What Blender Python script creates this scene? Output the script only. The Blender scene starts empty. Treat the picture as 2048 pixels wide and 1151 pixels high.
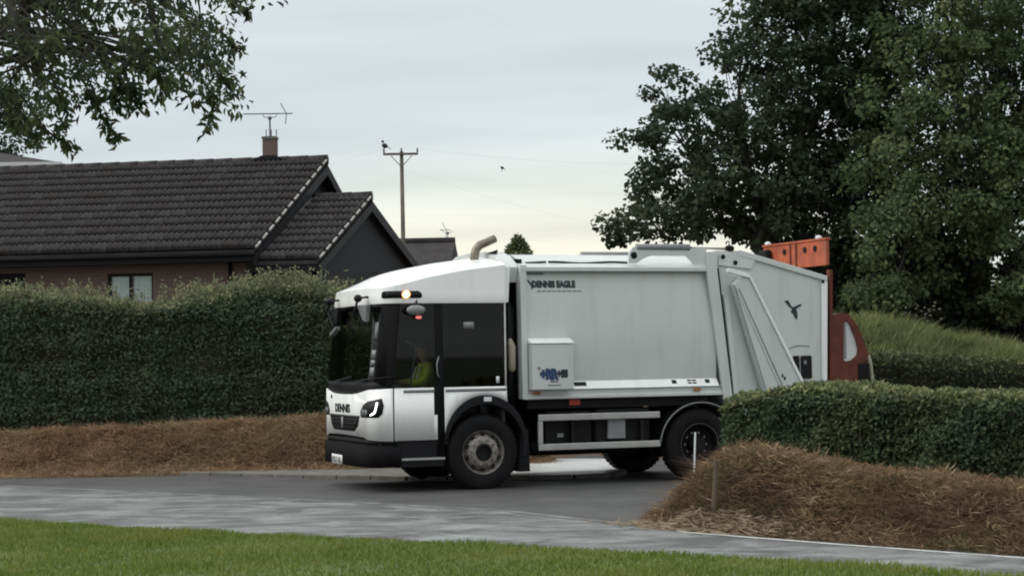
import bpy, bmesh, math, random
import numpy as np
from mathutils import Vector, Matrix
from math import sin, cos, pi, radians, sqrt, atan

# ------------------------------------------------------------------ camera, sky, sun, exposure
scn = bpy.context.scene
COL = scn.collection
F_PX, ROLL, CAM_H, V_HOR = 3840.0, radians(0.9), 1.80, 710.0      # focal length in px of a 2048 px wide frame
PITCH = atan((V_HOR - 575.5) / F_PX)
fw = np.array([0, cos(PITCH), sin(PITCH)])
up0 = np.array([0, -sin(PITCH), cos(PITCH)])
rt0 = np.array([1.0, 0, 0])
rt = rt0 * cos(ROLL) - up0 * sin(ROLL)
up = up0 * cos(ROLL) + rt0 * sin(ROLL)
EYE = np.array([0, 0, CAM_H])
cam = bpy.data.cameras.new('camera')
cam.sensor_width = 36.0
cam.lens = F_PX / 2048 * 36.0
cam.clip_start, cam.clip_end = 0.1, 6000
camo = bpy.data.objects.new('camera', cam)
COL.objects.link(camo)
camo.matrix_world = Matrix(((rt[0], up[0], -fw[0], 0), (rt[1], up[1], -fw[1], 0), (rt[2], up[2], -fw[2], CAM_H), (0, 0, 0, 1)))
scn.camera = camo

def atY(u, v, Y):                       # survey helper: sight line through a point of the photo, at distance Y
    d = fw * F_PX + rt * (u - 1024) + up * (575.5 - v)
    return EYE + d * (Y / d[1])

scn.view_settings.view_transform = 'Standard'
scn.view_settings.look = 'None'
scn.view_settings.exposure = 0.0
scn.view_settings.gamma = 1.0
scn.cycles.filter_width = 2.0                                  # soft phone lens

SUN_EL, SUN_AZ = radians(38), radians(-92)
w = bpy.data.worlds.new('World')
scn.world = w
w.use_nodes = True
nt = w.node_tree
nt.nodes.clear()
N = nt.nodes.new
L = nt.links.new
out = N('ShaderNodeOutputWorld')
sky = N('ShaderNodeTexSky')
sky.sky_type = 'NISHITA'
sky.sun_disc = False
sky.sun_elevation = SUN_EL
sky.sun_rotation = SUN_AZ
bg1 = N('ShaderNodeBackground')
bg1.inputs[1].default_value = 0.08
L(sky.outputs[0], bg1.inputs[0])
tc = N('ShaderNodeTexCoord')
sep = N('ShaderNodeSeparateXYZ')
L(tc.outputs['Generated'], sep.inputs[0])
def M(op, a, b=None, c=None):
    n = N('ShaderNodeMath')
    n.operation = op
    for i, x in enumerate((a, b, c)):
        if x is None: continue
        if isinstance(x, (int, float)): n.inputs[i].default_value = x
        else: L(x, n.inputs[i])
    return n.outputs[0]
z = sep.outputs[2]
zc = M('MAXIMUM', z, 0.0)
cie = M('MULTIPLY_ADD', zc, 0.667, 0.333)                      # overcast layer: zenith three times the horizon
den = M('ADD', zc, 0.10)
comb = N('ShaderNodeCombineXYZ')
L(M('DIVIDE', sep.outputs[0], den), comb.inputs[0])
L(M('DIVIDE', sep.outputs[1], den), comb.inputs[1])
noi = N('ShaderNodeTexNoise')
noi.inputs['Scale'].default_value = 0.55
noi.inputs['Detail'].default_value = 5
noi.inputs['Roughness'].default_value = 0.5
mp = N('ShaderNodeMapping')
mp.inputs['Scale'].default_value = (1.0, 2.2, 1)
mp.inputs['Rotation'].default_value = (0, 0, 0.25)
L(comb.outputs[0], mp.inputs[0])
L(mp.outputs[0], noi.inputs[0])
cl = M('MULTIPLY_ADD', noi.outputs[0], 0.72, 0.64)
base = M('MULTIPLY', cie, cl)
colr = N('ShaderNodeVectorMath')
colr.operation = 'SCALE'
colr.inputs[0].default_value = (1.60, 1.66, 1.68)
L(base, colr.inputs['Scale'])
az = M('ARCTAN2', sep.outputs[0], sep.outputs[1])
def gauss(x, mu, sg):
    d = M('DIVIDE', M('SUBTRACT', x, mu), sg)
    return M('EXPONENT', M('MULTIPLY', M('MULTIPLY', d, d), -1.0))
g1 = M('MULTIPLY', gauss(az, 0.0, 1.1), gauss(z, 0.09, 0.16))
g2 = M('MULTIPLY', gauss(az, 0.01, 0.24), gauss(z, 0.045, 0.048))
g2 = M('MULTIPLY', g2, M('MULTIPLY_ADD', noi.outputs[0], 0.9, 0.55))
def sc(vec, s):
    n = N('ShaderNodeVectorMath')
    n.operation = 'SCALE'
    n.inputs[0].default_value = vec
    L(s, n.inputs['Scale'])
    return n.outputs[0]
def add(a, b):
    n = N('ShaderNodeVectorMath')
    n.operation = 'ADD'
    L(a, n.inputs[0]); L(b, n.inputs[1])
    return n.outputs[0]
tot = add(add(colr.outputs[0], sc((0.05, 0.11, 0.14), g1)), sc((0.40, 0.30, 0.09), g2))
bg2 = N('ShaderNodeBackground')
L(tot, bg2.inputs[0])
mix = N('ShaderNodeMixShader')
mix.inputs[0].default_value = 0.93                              # cloud cover
L(bg1.outputs[0], mix.inputs[1])
L(bg2.outputs[0], mix.inputs[2])
L(mix.outputs[0], out.inputs[0])

sl = bpy.data.lights.new('sun', 'SUN')
sl.energy = 1.5
sl.angle = radians(35)
sl.color = (1.0, 0.95, 0.87)
so = bpy.data.objects.new('sun', sl)
COL.objects.link(so)
sd = Vector((sin(SUN_AZ) * cos(SUN_EL), cos(SUN_AZ) * cos(SUN_EL), sin(SUN_EL)))
so.rotation_euler = sd.to_track_quat('Z', 'Y').to_euler()
so.location = sd * 60

# ------------------------------------------------------------------ helpers
rng = np.random.default_rng(7)
random.seed(7)

class MB:
    def __init__(s): s.v = []; s.f = []
    def add(s, vs, fs):
        o = len(s.v)
        s.v += [tuple(map(float, p)) for p in vs]
        s.f += [tuple(i + o for i in f) for f in fs]
        return s
    def box(s, x0, x1, y0, y1, z0, z1):
        return s.add([(x0,y0,z0),(x1,y0,z0),(x1,y1,z0),(x0,y1,z0),(x0,y0,z1),(x1,y0,z1),(x1,y1,z1),(x0,y1,z1)],
                     [(0,3,2,1),(4,5,6,7),(0,1,5,4),(1,2,6,5),(2,3,7,6),(3,0,4,7)])
    def prism(s, poly, y0, y1):                                  # polygon in x,z extruded along y
        n = len(poly)
        vs = [(p[0], y0, p[1]) for p in poly] + [(p[0], y1, p[1]) for p in poly]
        fs = [tuple(range(n)), tuple(range(2*n-1, n-1, -1))]
        fs += [(i, i+n, (i+1) % n + n, (i+1) % n) for i in range(n)]
        return s.add(vs, fs)
    def prism_x(s, poly, x0, x1):                                # polygon in y,z extruded along x
        n = len(poly)
        vs = [(x0, p[0], p[1]) for p in poly] + [(x1, p[0], p[1]) for p in poly]
        fs = [tuple(range(n)), tuple(range(2*n-1, n-1, -1))]
        fs += [(i, i+n, (i+1) % n + n, (i+1) % n) for i in range(n)]
        return s.add(vs, fs)
    def tube(s, path, r, n=8, cap=True):
        P = [np.array(p, float) for p in path]
        R = r if hasattr(r, '__len__') else [r] * len(P)
        rings = []; prev = None
        for i, p in enumerate(P):
            t = P[min(i+1, len(P)-1)] - P[max(i-1, 0)]
            t = t / (np.linalg.norm(t) + 1e-9)
            if prev is None:
                a = np.cross(t, [0, 0, 1.0])
                if np.linalg.norm(a) < 0.1: a = np.cross(t, [1.0, 0, 0])
            else:
                a = prev - t * (prev @ t)
            a = a / (np.linalg.norm(a) + 1e-9); prev = a
            b = np.cross(t, a)
            rings.append([p + R[i] * (a * cos(2*pi*k/n) + b * sin(2*pi*k/n)) for k in range(n)])
        vs = [q for rg in rings for q in rg]
        fs = []
        for i in range(len(P)-1):
            for k in range(n):
                fs.append((i*n+k, i*n+(k+1) % n, (i+1)*n+(k+1) % n, (i+1)*n+k))
        if cap:
            fs.append(tuple(range(n-1, -1, -1)))
            fs.append(tuple((len(P)-1)*n+k for k in range(n)))
        return s.add(vs, fs)
    def lathe_y(s, prof, c, n=40):                               # profile (radius, y) turned about the y axis through c
        vs = []; fs = []
        for (r, y) in prof:
            vs += [(c[0] + r*cos(2*pi*k/n), c[1] + y, c[2] + r*sin(2*pi*k/n)) for k in range(n)]
        for i in range(len(prof)-1):
            fs += [(i*n+k, i*n+(k+1) % n, (i+1)*n+(k+1) % n, (i+1)*n+k) for k in range(n)]
        return s.add(vs, fs)
    def ellipsoid(s, c, r, nu=14, nv=8):
        vs = [(c[0] + r[0]*sin(pi*j/nv)*cos(2*pi*i/nu), c[1] + r[1]*sin(pi*j/nv)*sin(2*pi*i/nu), c[2] + r[2]*cos(pi*j/nv))
              for j in range(nv+1) for i in range(nu)]
        fs = [(j*nu+i, (j+1)*nu+i, (j+1)*nu+(i+1) % nu, j*nu+(i+1) % nu) for j in range(nv) for i in range(nu)]
        return s.add(vs, fs)
    def mesh(s, name):
        m = bpy.data.meshes.new(name)
        m.from_pydata(s.v, [], s.f)
        bm = bmesh.new(); bm.from_mesh(m)
        bmesh.ops.remove_doubles(bm, verts=bm.verts, dist=1e-5)
        bmesh.ops.recalc_face_normals(bm, faces=bm.faces)
        bm.to_mesh(m); bm.free()
        return m
    def build(s, name, mat, parent=None, bevel=0, smooth=False, label=None):
        return link(name, s.mesh(name), mat, parent, bevel, smooth, label)

def link(name, mesh, mat, parent=None, bevel=0, smooth=False, label=None):
    o = bpy.data.objects.new(name, mesh)
    COL.objects.link(o)
    if mat is not None and not mesh.materials: mesh.materials.append(mat)
    if parent is not None: o.parent = parent
    if smooth:
        for p in mesh.polygons: p.use_smooth = True
        if smooth == 'auto':
            mesh.set_sharp_from_angle(angle=radians(35))
    if bevel:
        b = o.modifiers.new('bevel', 'BEVEL'); b.width = bevel; b.segments = 2; b.limit_method = 'ANGLE'
    if label: o['label'] = label
    return o

def empty(name, loc=(0, 0, 0), rz=0, label=None, cat=None, group=None):
    o = bpy.data.objects.new(name, None)
    COL.objects.link(o)
    o.location = loc; o.rotation_euler = (0, 0, rz); o.empty_display_size = 0.2
    tag(o, label, cat, group)
    return o

def tag(o, label=None, cat=None, group=None, kind=None):
    if label: o['label'] = label
    if cat: o['category'] = cat
    if group: o['group'] = group
    if kind: o['kind'] = kind
    return o

def tri_mesh(name, verts, faces, tint=None):
    """fast triangle mesh from arrays; tint = one number per face (each leaf's or blade's own colour)"""
    m = bpy.data.meshes.new(name)
    nv, nf = len(verts), len(faces)
    m.vertices.add(nv); m.vertices.foreach_set('co', np.asarray(verts, np.float32).ravel())
    m.loops.add(nf*3); m.loops.foreach_set('vertex_index', np.asarray(faces, np.int32).ravel())
    m.polygons.add(nf)
    m.polygons.foreach_set('loop_start', np.arange(0, nf*3, 3, dtype=np.int32))
    m.polygons.foreach_set('loop_total', np.full(nf, 3, np.int32))
    if tint is not None:
        a = m.attributes.new('tint', 'FLOAT', 'FACE')
        a.data.foreach_set('value', np.asarray(tint, np.float32))
    m.update(calc_edges=True)
    return m

def unit(a): return a / (np.linalg.norm(a, axis=-1, keepdims=True) + 1e-9)

def leaf_arrays(p, d, size, aspect=0.6, tint=None, fold=0.18, nrm=None):
    n = len(p)
    d = unit(d)
    r = unit(rng.normal(size=(n, 3))) if nrm is None else nrm
    s = unit(np.cross(d, r))
    nn = np.cross(s, d)
    Ln = (size * rng.uniform(0.5, 1.45, n))[:, None]
    W = Ln * aspect
    v = np.stack([p, p + d*Ln*0.5 + s*W*0.5 + nn*Ln*fold, p + d*Ln - nn*Ln*0.08, p + d*Ln*0.5 - s*W*0.5 + nn*Ln*fold], 1).reshape(-1, 3)
    b = np.arange(n)[:, None] * 4
    f = np.concatenate([b + [0, 1, 2], b + [0, 2, 3]], 1).reshape(-1, 3)
    if tint is None: tint = rng.random(n)
    return v, f, np.repeat(tint, 2)

def blade_arrays(p, lean, h, wd, tint=None):
    """curved three-triangle blades; lean = horizontal tip offset (n,3), h = heights"""
    n = len(p)
    a = rng.uniform(0, 2*pi, n)
    s = np.stack([np.cos(a), np.sin(a), np.zeros(n)], 1)
    h = h[:, None]; wv = (wd * rng.uniform(0.6, 1.3, n))[:, None]
    zz = np.array([0, 0, 1.0])
    m = p + lean*0.35 + zz*h*0.62
    t = p + lean + zz*h
    v = np.stack([p - s*wv, p + s*wv, m - s*wv*0.8, m + s*wv*0.8, t], 1).reshape(-1, 3)
    b = np.arange(n)[:, None] * 5
    f = np.concatenate([b + [0, 1, 3], b + [0, 3, 2], b + [2, 3, 4]], 1).reshape(-1, 3)
    if tint is None: tint = rng.random(n)
    return v, f, np.repeat(tint, 3)

def join(parts):
    vs, fs, ts, o = [], [], [], 0
    for v, f, t in parts:
        vs.append(v); fs.append(f + o); ts.append(t); o += len(v)
    return np.concatenate(vs), np.concatenate(fs), np.concatenate(ts)

_ph = rng.uniform(0, 6.28, (12, 4)); _fr = rng.normal(size=(12, 3))
def wob(p, scale=1.0):
    """smooth pseudo noise in -1..1 on points (n,3)"""
    q = np.asarray(p, float) * scale
    r = 0
    for k in range(12):
        r = r + np.sin(q @ (_fr[k] * (1 + 0.45*k)) + _ph[k, 0]) / (1 + 0.3*k)
    return r / 3.2

def sstep(x): x = np.clip(x, 0, 1); return x*x*(3-2*x)

# ------------------------------------------------------------------ materials
MATS = {}
def nodes(name):
    m = bpy.data.materials.new(name)
    m.use_nodes = True
    t = m.node_tree
    b = t.nodes['Principled BSDF']
    return m, t, b
def ramp(t, fac, stops):
    r = t.nodes.new('ShaderNodeValToRGB')
    e = r.color_ramp.elements
    e[0].position, e[0].color = stops[0][0], (*stops[0][1], 1)
    e[1].position, e[1].color = stops[-1][0], (*stops[-1][1], 1)
    for p, c in stops[1:-1]:
        k = e.new(p); k.color = (*c, 1)
    t.links.new(fac, r.inputs[0])
    return r.outputs[0]
def noise(t, scale, detail=4, rough=0.55, stretch=None, rot=0, coord='Object', dist=0):
    c = t.nodes.new('ShaderNodeTexCoord')
    n = t.nodes.new('ShaderNodeTexNoise')
    n.inputs['Scale'].default_value = scale; n.inputs['Detail'].default_value = detail
    n.inputs['Roughness'].default_value = rough; n.inputs['Distortion'].default_value = dist
    m = t.nodes.new('ShaderNodeMapping')
    if stretch: m.inputs['Scale'].default_value = stretch
    m.inputs['Rotation'].default_value = (0, 0, rot)
    t.links.new(c.outputs[coord], m.inputs[0]); t.links.new(m.outputs[0], n.inputs[0])
    return n.outputs[0]
def bump(t, b, fac, strength, dist=0.01):
    k = t.nodes.new('ShaderNodeBump')
    k.inputs['Strength'].default_value = strength; k.inputs['Distance'].default_value = dist
    t.links.new(fac, k.inputs['Height']); t.links.new(k.outputs[0], b.inputs['Normal'])
def plain(name, c, rough=0.5, metal=0.0, var=0.12, nscale=6.0, spec=0.5, dirt=None, coat=0.0):
    m, t, b = nodes(name)
    lo = tuple(x*(1-var) for x in c); hi = tuple(min(1, x*(1+var)) for x in c)
    n = noise(t, nscale, 5, 0.6)
    col = ramp(t, n, [(0.3, lo), (0.7, hi)])
    if dirt:
        n2 = noise(t, 2.3, 6, 0.65, stretch=(2.2, 1, 0.28))
        mx = t.nodes.new('ShaderNodeMix'); mx.data_type = 'RGBA'
        t.links.new(ramp(t, n2, [(0.52, (0, 0, 0)), (0.8, (dirt[3],)*3)]), mx.inputs['Factor'])
        t.links.new(col, mx.inputs[6]); mx.inputs[7].default_value = (*dirt[:3], 1)
        col = mx.outputs[2]
    t.links.new(col, b.inputs['Base Color'])
    b.inputs['Roughness'].default_value = rough; b.inputs['Metallic'].default_value = metal
    b.inputs['Specular IOR Level'].default_value = spec
    b.inputs['Coat Weight'].default_value = coat
    rr = t.nodes.new('ShaderNodeMapRange')
    rr.inputs[3].default_value = max(0.03, rough-0.08); rr.inputs[4].default_value = min(1, rough+0.1)
    t.links.new(n, rr.inputs[0]); t.links.new(rr.outputs[0], b.inputs['Roughness'])
    MATS[name] = m
    return m
def leafy(name, stops, transl=0.25, rough=0.5, spec=0.3, patch=None):
    m, t, b = nodes(name)
    a = t.nodes.new('ShaderNodeAttribute'); a.attribute_name = 'tint'
    col = ramp(t, a.outputs['Fac'], stops)
    if patch:                                                  # broad natural colour drift (dry and fresh patches)
        n = noise(t, patch[0], 3)
        mx = t.nodes.new('ShaderNodeMix'); mx.data_type = 'RGBA'
        t.links.new(ramp(t, n, [(0.42, (0, 0, 0)), (0.62, (patch[2],)*3)]), mx.inputs['Factor'])
        t.links.new(col, mx.inputs[6]); mx.inputs[7].default_value = (*patch[1], 1)
        col = mx.outputs[2]
    t.links.new(col, b.inputs['Base Color'])
    b.inputs['Roughness'].default_value = rough; b.inputs['Specular IOR Level'].default_value = spec
    tr = t.nodes.new('ShaderNodeBsdfTranslucent'); t.links.new(col, tr.inputs[0])
    mi = t.nodes.new('ShaderNodeMixShader'); mi.inputs[0].default_value = transl
    t.links.new(b.outputs[0], mi.inputs[1]); t.links.new(tr.outputs[0], mi.inputs[2])
    t.links.new(mi.outputs[0], t.nodes['Material Output'].inputs[0])
    MATS[name] = m
    return m
def glow(name, c, s):
    m, t, b = nodes(name)
    b.inputs['Base Color'].default_value = (*c, 1)
    b.inputs['Emission Color'].default_value = (*c, 1); b.inputs['Emission Strength'].default_value = s
    MATS[name] = m
    return m
def glass(name, tint, refl=1.0):
    m, t, b = nodes(name)
    t.nodes.remove(b)
    tr = t.nodes.new('ShaderNodeBsdfTransparent'); tr.inputs[0].default_value = (*tint, 1)
    gl = t.nodes.new('ShaderNodeBsdfGlossy'); gl.inputs['Roughness'].default_value = 0.02
    gl.inputs[0].default_value = (refl,)*3 + (1,)
    fr = t.nodes.new('ShaderNodeFresnel'); fr.inputs[0].default_value = 1.45
    mi = t.nodes.new('ShaderNodeMixShader')
    t.links.new(fr.outputs[0], mi.inputs[0]); t.links.new(tr.outputs[0], mi.inputs[1]); t.links.new(gl.outputs[0], mi.inputs[2])
    t.links.new(mi.outputs[0], t.nodes['Material Output'].inputs[0])
    MATS[name] = m
    return m

white = plain('white_paint', (0.85, 0.86, 0.845), 0.28, var=0.04, nscale=1.5, coat=0.3, dirt=(0.45, 0.43, 0.38, 0.35))
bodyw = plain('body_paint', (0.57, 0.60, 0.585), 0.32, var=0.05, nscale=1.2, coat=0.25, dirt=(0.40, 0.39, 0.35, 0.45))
black = plain('black_plastic', (0.008, 0.008, 0.010), 0.5, var=0.3, nscale=9, spec=0.22)
pillar_m = plain('pillar_black', (0.009, 0.009, 0.010), 0.8, var=0.2, spec=0.08)
chass_edge = plain('scuffed_edge', (0.07, 0.07, 0.07), 0.6)
chass = plain('chassis_paint', (0.008, 0.008, 0.008), 0.65, var=0.4, nscale=8, spec=0.2, dirt=(0.03, 0.027, 0.024, 0.4))
rubber = plain('tyre_rubber', (0.010, 0.010, 0.011), 0.8, var=0.3, nscale=14, spec=0.15, dirt=(0.024, 0.022, 0.02, 0.4))
rimm = plain('wheel_steel', (0.24, 0.22, 0.20), 0.55, metal=0.35, var=0.5, nscale=22, dirt=(0.10, 0.08, 0.06, 0.9))
alu = plain('aluminium_rail', (0.42, 0.42, 0.40), 0.45, metal=0.5, var=0.15, nscale=5)
greyp = plain('grey_trim', (0.20, 0.21, 0.21), 0.5)
steel = plain('exhaust_steel', (0.20, 0.18, 0.14), 0.42, metal=0.6, var=0.3, nscale=10)
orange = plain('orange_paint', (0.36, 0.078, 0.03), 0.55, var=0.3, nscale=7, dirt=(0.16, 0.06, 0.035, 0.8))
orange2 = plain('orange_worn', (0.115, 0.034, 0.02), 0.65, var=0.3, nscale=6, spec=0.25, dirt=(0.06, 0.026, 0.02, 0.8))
palep = plain('pale_panel', (0.55, 0.57, 0.56), 0.45, var=0.1)
blueink = plain('blue_print', (0.02, 0.05, 0.13), 0.5)
darkink = plain('dark_print', (0.012, 0.018, 0.022), 0.5)
greyink = plain('grey_print', (0.16, 0.18, 0.20), 0.5)
seatm = plain('seat_fabric', (0.02, 0.02, 0.022), 0.9)
hivis = plain('hi_vis_fabric', (0.50, 0.60, 0.05), 0.8, var=0.15)
reflect = plain('reflective_tape', (0.62, 0.63, 0.62), 0.4)
skin = plain('skin', (0.45, 0.27, 0.19), 0.5)
hair = plain('dark_hair', (0.02, 0.015, 0.012), 0.6)
cloth = plain('dark_cloth', (0.02, 0.022, 0.03), 0.9)
redl = plain('red_plastic', (0.45, 0.04, 0.02), 0.35)
ambl = plain('amber_plastic', (0.36, 0.12, 0.03), 0.4)
wcard = plain('white_card', (0.72, 0.76, 0.78), 0.5)
platem = plain('plate_white', (0.75, 0.75, 0.72), 0.35)
mirror = plain('mirror_housing', (0.19, 0.20, 0.20), 0.3)
beacon = glow('amber_lamp_lit', (1.0, 0.80, 0.48), 9.0)
amber_halo = glow('amber_halo_glow', (1.0, 0.36, 0.05), 1.4)  # orange glow standing for the halo round the lit beacon
drl = glow('running_lamp_lit', (1.0, 0.98, 0.94), 2.0)
redlit = glow('red_lamp_lit', (1.0, 0.22, 0.22), 0.6)
gl_screen = glass('windscreen_glass', (0.50, 0.53, 0.51), 0.7)
gl_door = glass('door_glass', (0.52, 0.55, 0.52))
gl_dark = glass('privacy_glass', (0.035, 0.04, 0.04))
tile_m = plain('roof_tile', (0.040, 0.036, 0.037), 0.85, var=0.35, nscale=3.0, spec=0.25, dirt=(0.085, 0.08, 0.075, 0.3))
slate = plain('dark_cladding', (0.024, 0.025, 0.029), 0.8, var=0.2, spec=0.2)
fascia = plain('dark_fascia', (0.010, 0.010, 0.012), 0.6, spec=0.2)
mortar = plain('verge_mortar', (0.33, 0.325, 0.30), 0.85, var=0.3, nscale=9)
timber = plain('weathered_timber', (0.095, 0.072, 0.052), 0.85, var=0.35, nscale=12)
polew = plain('pole_timber', (0.12, 0.10, 0.085), 0.85, var=0.3)
metalg = plain('galvanised_metal', (0.14, 0.145, 0.15), 0.5, metal=0.4)
concr = plain('concrete', (0.14, 0.132, 0.118), 0.9, var=0.25, nscale=5, dirt=(0.10, 0.085, 0.07, 0.7))
render_w = plain('white_render', (0.62, 0.63, 0.62), 0.8, var=0.08)
render_g = plain('grey_render', (0.30, 0.31, 0.32), 0.85, var=0.1)
curtain = plain('curtain_cloth', (0.78, 0.84, 0.82), 0.85, var=0.1, nscale=8)
bark = plain('bark', (0.045, 0.04, 0.033), 0.9, var=0.4, nscale=10)
twigm = plain('twig_bark', (0.05, 0.04, 0.028), 0.9, var=0.4)
bough = plain('hedge_stem', (0.12, 0.11, 0.09), 0.9, var=0.3)
cream = plain('cream_petal', (0.30, 0.26, 0.22), 0.8)
birdm = plain('bird_feather', (0.02, 0.02, 0.022), 0.7)

def brick_mat(name, c1, c2, mort, scale):
    m, t, b = nodes(name)
    tcn = t.nodes.new('ShaderNodeTexCoord')
    k = t.nodes.new('ShaderNodeTexBrick')
    k.inputs['Color1'].default_value = (*c1, 1); k.inputs['Color2'].default_value = (*c2, 1); k.inputs['Mortar'].default_value = (*mort, 1)
    k.inputs['Scale'].default_value = scale; k.inputs['Brick Width'].default_value = 0.225; k.inputs['Row Height'].default_value = 0.075
    k.inputs['Mortar Size'].default_value = 0.010
    mpn = t.nodes.new('ShaderNodeMapping'); mpn.inputs['Rotation'].default_value = (radians(90), 0, 0)
    t.links.new(tcn.outputs['Object'], mpn.inputs[0]); t.links.new(mpn.outputs[0], k.inputs[0])
    t.links.new(k.outputs[0], b.inputs['Base Color']); b.inputs['Roughness'].default_value = 0.9
    bump(t, b, k.outputs['Fac'], -0.4, 0.01)
    MATS[name] = m
    return m
brick = brick_mat('red_brick', (0.145, 0.092, 0.075), (0.12, 0.08, 0.066), (0.13, 0.11, 0.10), 1.0)

def asphalt(name, lo, hi, rl, rh, streak=None, rot=0.0):
    m, t, b = nodes(name)
    g = noise(t, 34, 6, 0.8)
    p = noise(t, 0.9, 6, 0.6)
    col = ramp(t, p, [(0.3, lo), (0.7, hi)])
    if streak:
        s = noise(t, 1.5, 10, 0.70, stretch=streak[0], rot=rot, dist=0.6)
        mx = t.nodes.new('ShaderNodeMix'); mx.data_type = 'RGBA'
        t.links.new(ramp(t, s, [(streak[3], (0, 0, 0)), (streak[4], (1, 1, 1))]), mx.inputs['Factor'])
        t.links.new(col, mx.inputs[6]); mx.inputs[7].default_value = (*streak[1], 1)
        col = mx.outputs[2]
        rsrc = s
    else:
        rsrc = p
    m2 = t.nodes.new('ShaderNodeMix'); m2.data_type = 'RGBA'; m2.blend_type = 'MULTIPLY'; m2.inputs['Factor'].default_value = 1
    t.links.new(col, m2.inputs[6]); t.links.new(ramp(t, g, [(0.3, (0.6, 0.6, 0.6)), (0.7, (1.3, 1.3, 1.3))]), m2.inputs[7])
    t.links.new(m2.outputs[2], b.inputs['Base Color'])
    rr = t.nodes.new('ShaderNodeMapRange')
    rr.inputs[1].default_value = 0.35; rr.inputs[2].default_value = 0.65
    rr.inputs[3].default_value = rl; rr.inputs[4].default_value = rh
    t.links.new(rsrc, rr.inputs[0]); t.links.new(rr.outputs[0], b.inputs['Roughness'])
    b.inputs['Specular IOR Level'].default_value = 0.35
    bump(t, b, g, 0.5, 0.004)
    MATS[name] = m
    return m
ROADROT = radians(44)
tar_new = asphalt('dark_tarmac', (0.055, 0.055, 0.056), (0.10, 0.10, 0.099), 0.75, 0.6)
tar_old = asphalt('worn_tarmac', (0.065, 0.068, 0.068), (0.125, 0.128, 0.126), 0.62, 0.8,
                  streak=((0.75, 1.15, 1), (0.29, 0.30, 0.29), None, 0.44, 0.68), rot=ROADROT)
soil = plain('bank_soil', (0.10, 0.065, 0.042), 0.95, var=0.4, nscale=3)
turf = plain('turf', (0.085, 0.115, 0.03), 0.95, var=0.3, nscale=2)
far_green = plain('field_green', (0.05, 0.065, 0.03), 0.95, var=0.3, nscale=0.05)
paint_w = plain('road_paint', (0.55, 0.55, 0.52), 0.7, var=0.2, nscale=8, dirt=(0.14, 0.14, 0.13, 0.8))

# ------------------------------------------------------------------ terrain and roads
FOOT_X = [-30, -16, -12, -9, -8, -5, -3, -1.5, 0.6]
FOOT_Y = [52, 38, 33.5, 30.6, 30.25, 30.35, 30.3, 30.5, 31.2]
NB = np.array([(1.50, 21.4), (1.42, 20.4), (1.62, 19.62), (3.06, 17.95), (4.4, 16.62), (8, 12.9), (14, 7.5), (22, 10), (22, 25.5), (12, 24.6), (6, 23.9), (3.2, 23.3), (2.1, 22.6)])
def poly_sd(px, py, poly):
    inside = np.zeros(px.shape, bool); dm = np.full(px.shape, 1e9)
    n = len(poly)
    for i in range(n):
        a, b = poly[i], poly[(i+1) % n]
        e = b - a
        t = np.clip(((px-a[0])*e[0] + (py-a[1])*e[1]) / (e @ e), 0, 1)
        dm = np.minimum(dm, np.hypot(px-a[0]-t*e[0], py-a[1]-t*e[1]))
        c = ((a[1] > py) != (b[1] > py)) & (px < (b[0]-a[0])*(py-a[1])/(b[1]-a[1]+1e-12)+a[0])
        inside ^= c
    return np.where(inside, dm, -dm)
def H(x, y):
    x = np.asarray(x, float); y = np.asarray(y, float)
    z = np.full(x.shape, -0.03)
    p3 = np.stack([x, y, 0*x], -1)
    nz = wob(p3, 0.9)
    # left bank and the garden behind it
    d = y - np.interp(x, FOOT_X, FOOT_Y)
    hb_ = np.interp(x, [-9, -5, -3, 0], [0.62, 0.73, 0.84, 0.85])
    e1 = sstep((0.75 - x) / 0.5)
    z = np.maximum(z, np.where(d > 0, (-0.03 + sstep(d/1.35) * hb_ + sstep((d-2.5)/5) * 0.45 + nz*0.05*sstep(d)) * e1 - 0.03*(1-e1), -0.03))
    # right rear bank
    d2 = y - np.interp(x, [0.8, 2.0, 5, 14, 30], [36, 32.6, 32.3, 32.2, 32])
    top = np.interp(x, [0, 6.5, 8.2, 9.6, 14], [1.4, 2.15, 1.85, 1.45, 1.0])
    z = np.maximum(z, np.where((d2 > 0) & (x > 0.7), -0.03 + sstep(d2/1.2)*0.35 + sstep((d2-1.0)/3.2) * (top-0.3) + nz*0.06*sstep(d2), -0.03))
    # near right bank
    s = poly_sd(x, y, NB)
    hn = np.interp(x, [1.5, 2.4, 3.0, 3.7, 5.3, 8], [0.86, 0.81, 0.65, 0.52, 0.33, 0.28])
    z = np.maximum(z, np.where(s > 0, -0.03 + sstep(s/np.interp(x, [1.5, 2.8], [0.85, 1.25])) * hn + nz*0.06*sstep(s), -0.03))
    return z

def grid_obj(name, xs, ys, fz, mat):
    X, Y = np.meshgrid(xs, ys)
    Z = fz(X, Y)
    nx, ny = len(xs), len(ys)
    v = np.stack([X, Y, Z], -1).reshape(-1, 3)
    i = (np.arange(ny-1)[:, None]*nx + np.arange(nx-1)[None]).ravel()
    f = np.concatenate([np.stack([i, i+1, i+nx+1], 1), np.stack([i, i+nx+1, i+nx], 1)])
    m = tri_mesh(name, v, f)
    o = link(name, m, mat, smooth=True)
    return o
tag(grid_obj('bank_ground', np.arange(-26, 22.1, 0.2), np.arange(5, 70.1, 0.2), H, soil), kind='structure')
g = MB().add([(-3000, -3000, -0.08), (3000, -3000, -0.08), (3000, 3000, -0.08), (-3000, 3000, -0.08)], [(0, 1, 2, 3)])
tag(g.build('ground', far_green), kind='structure')

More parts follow.
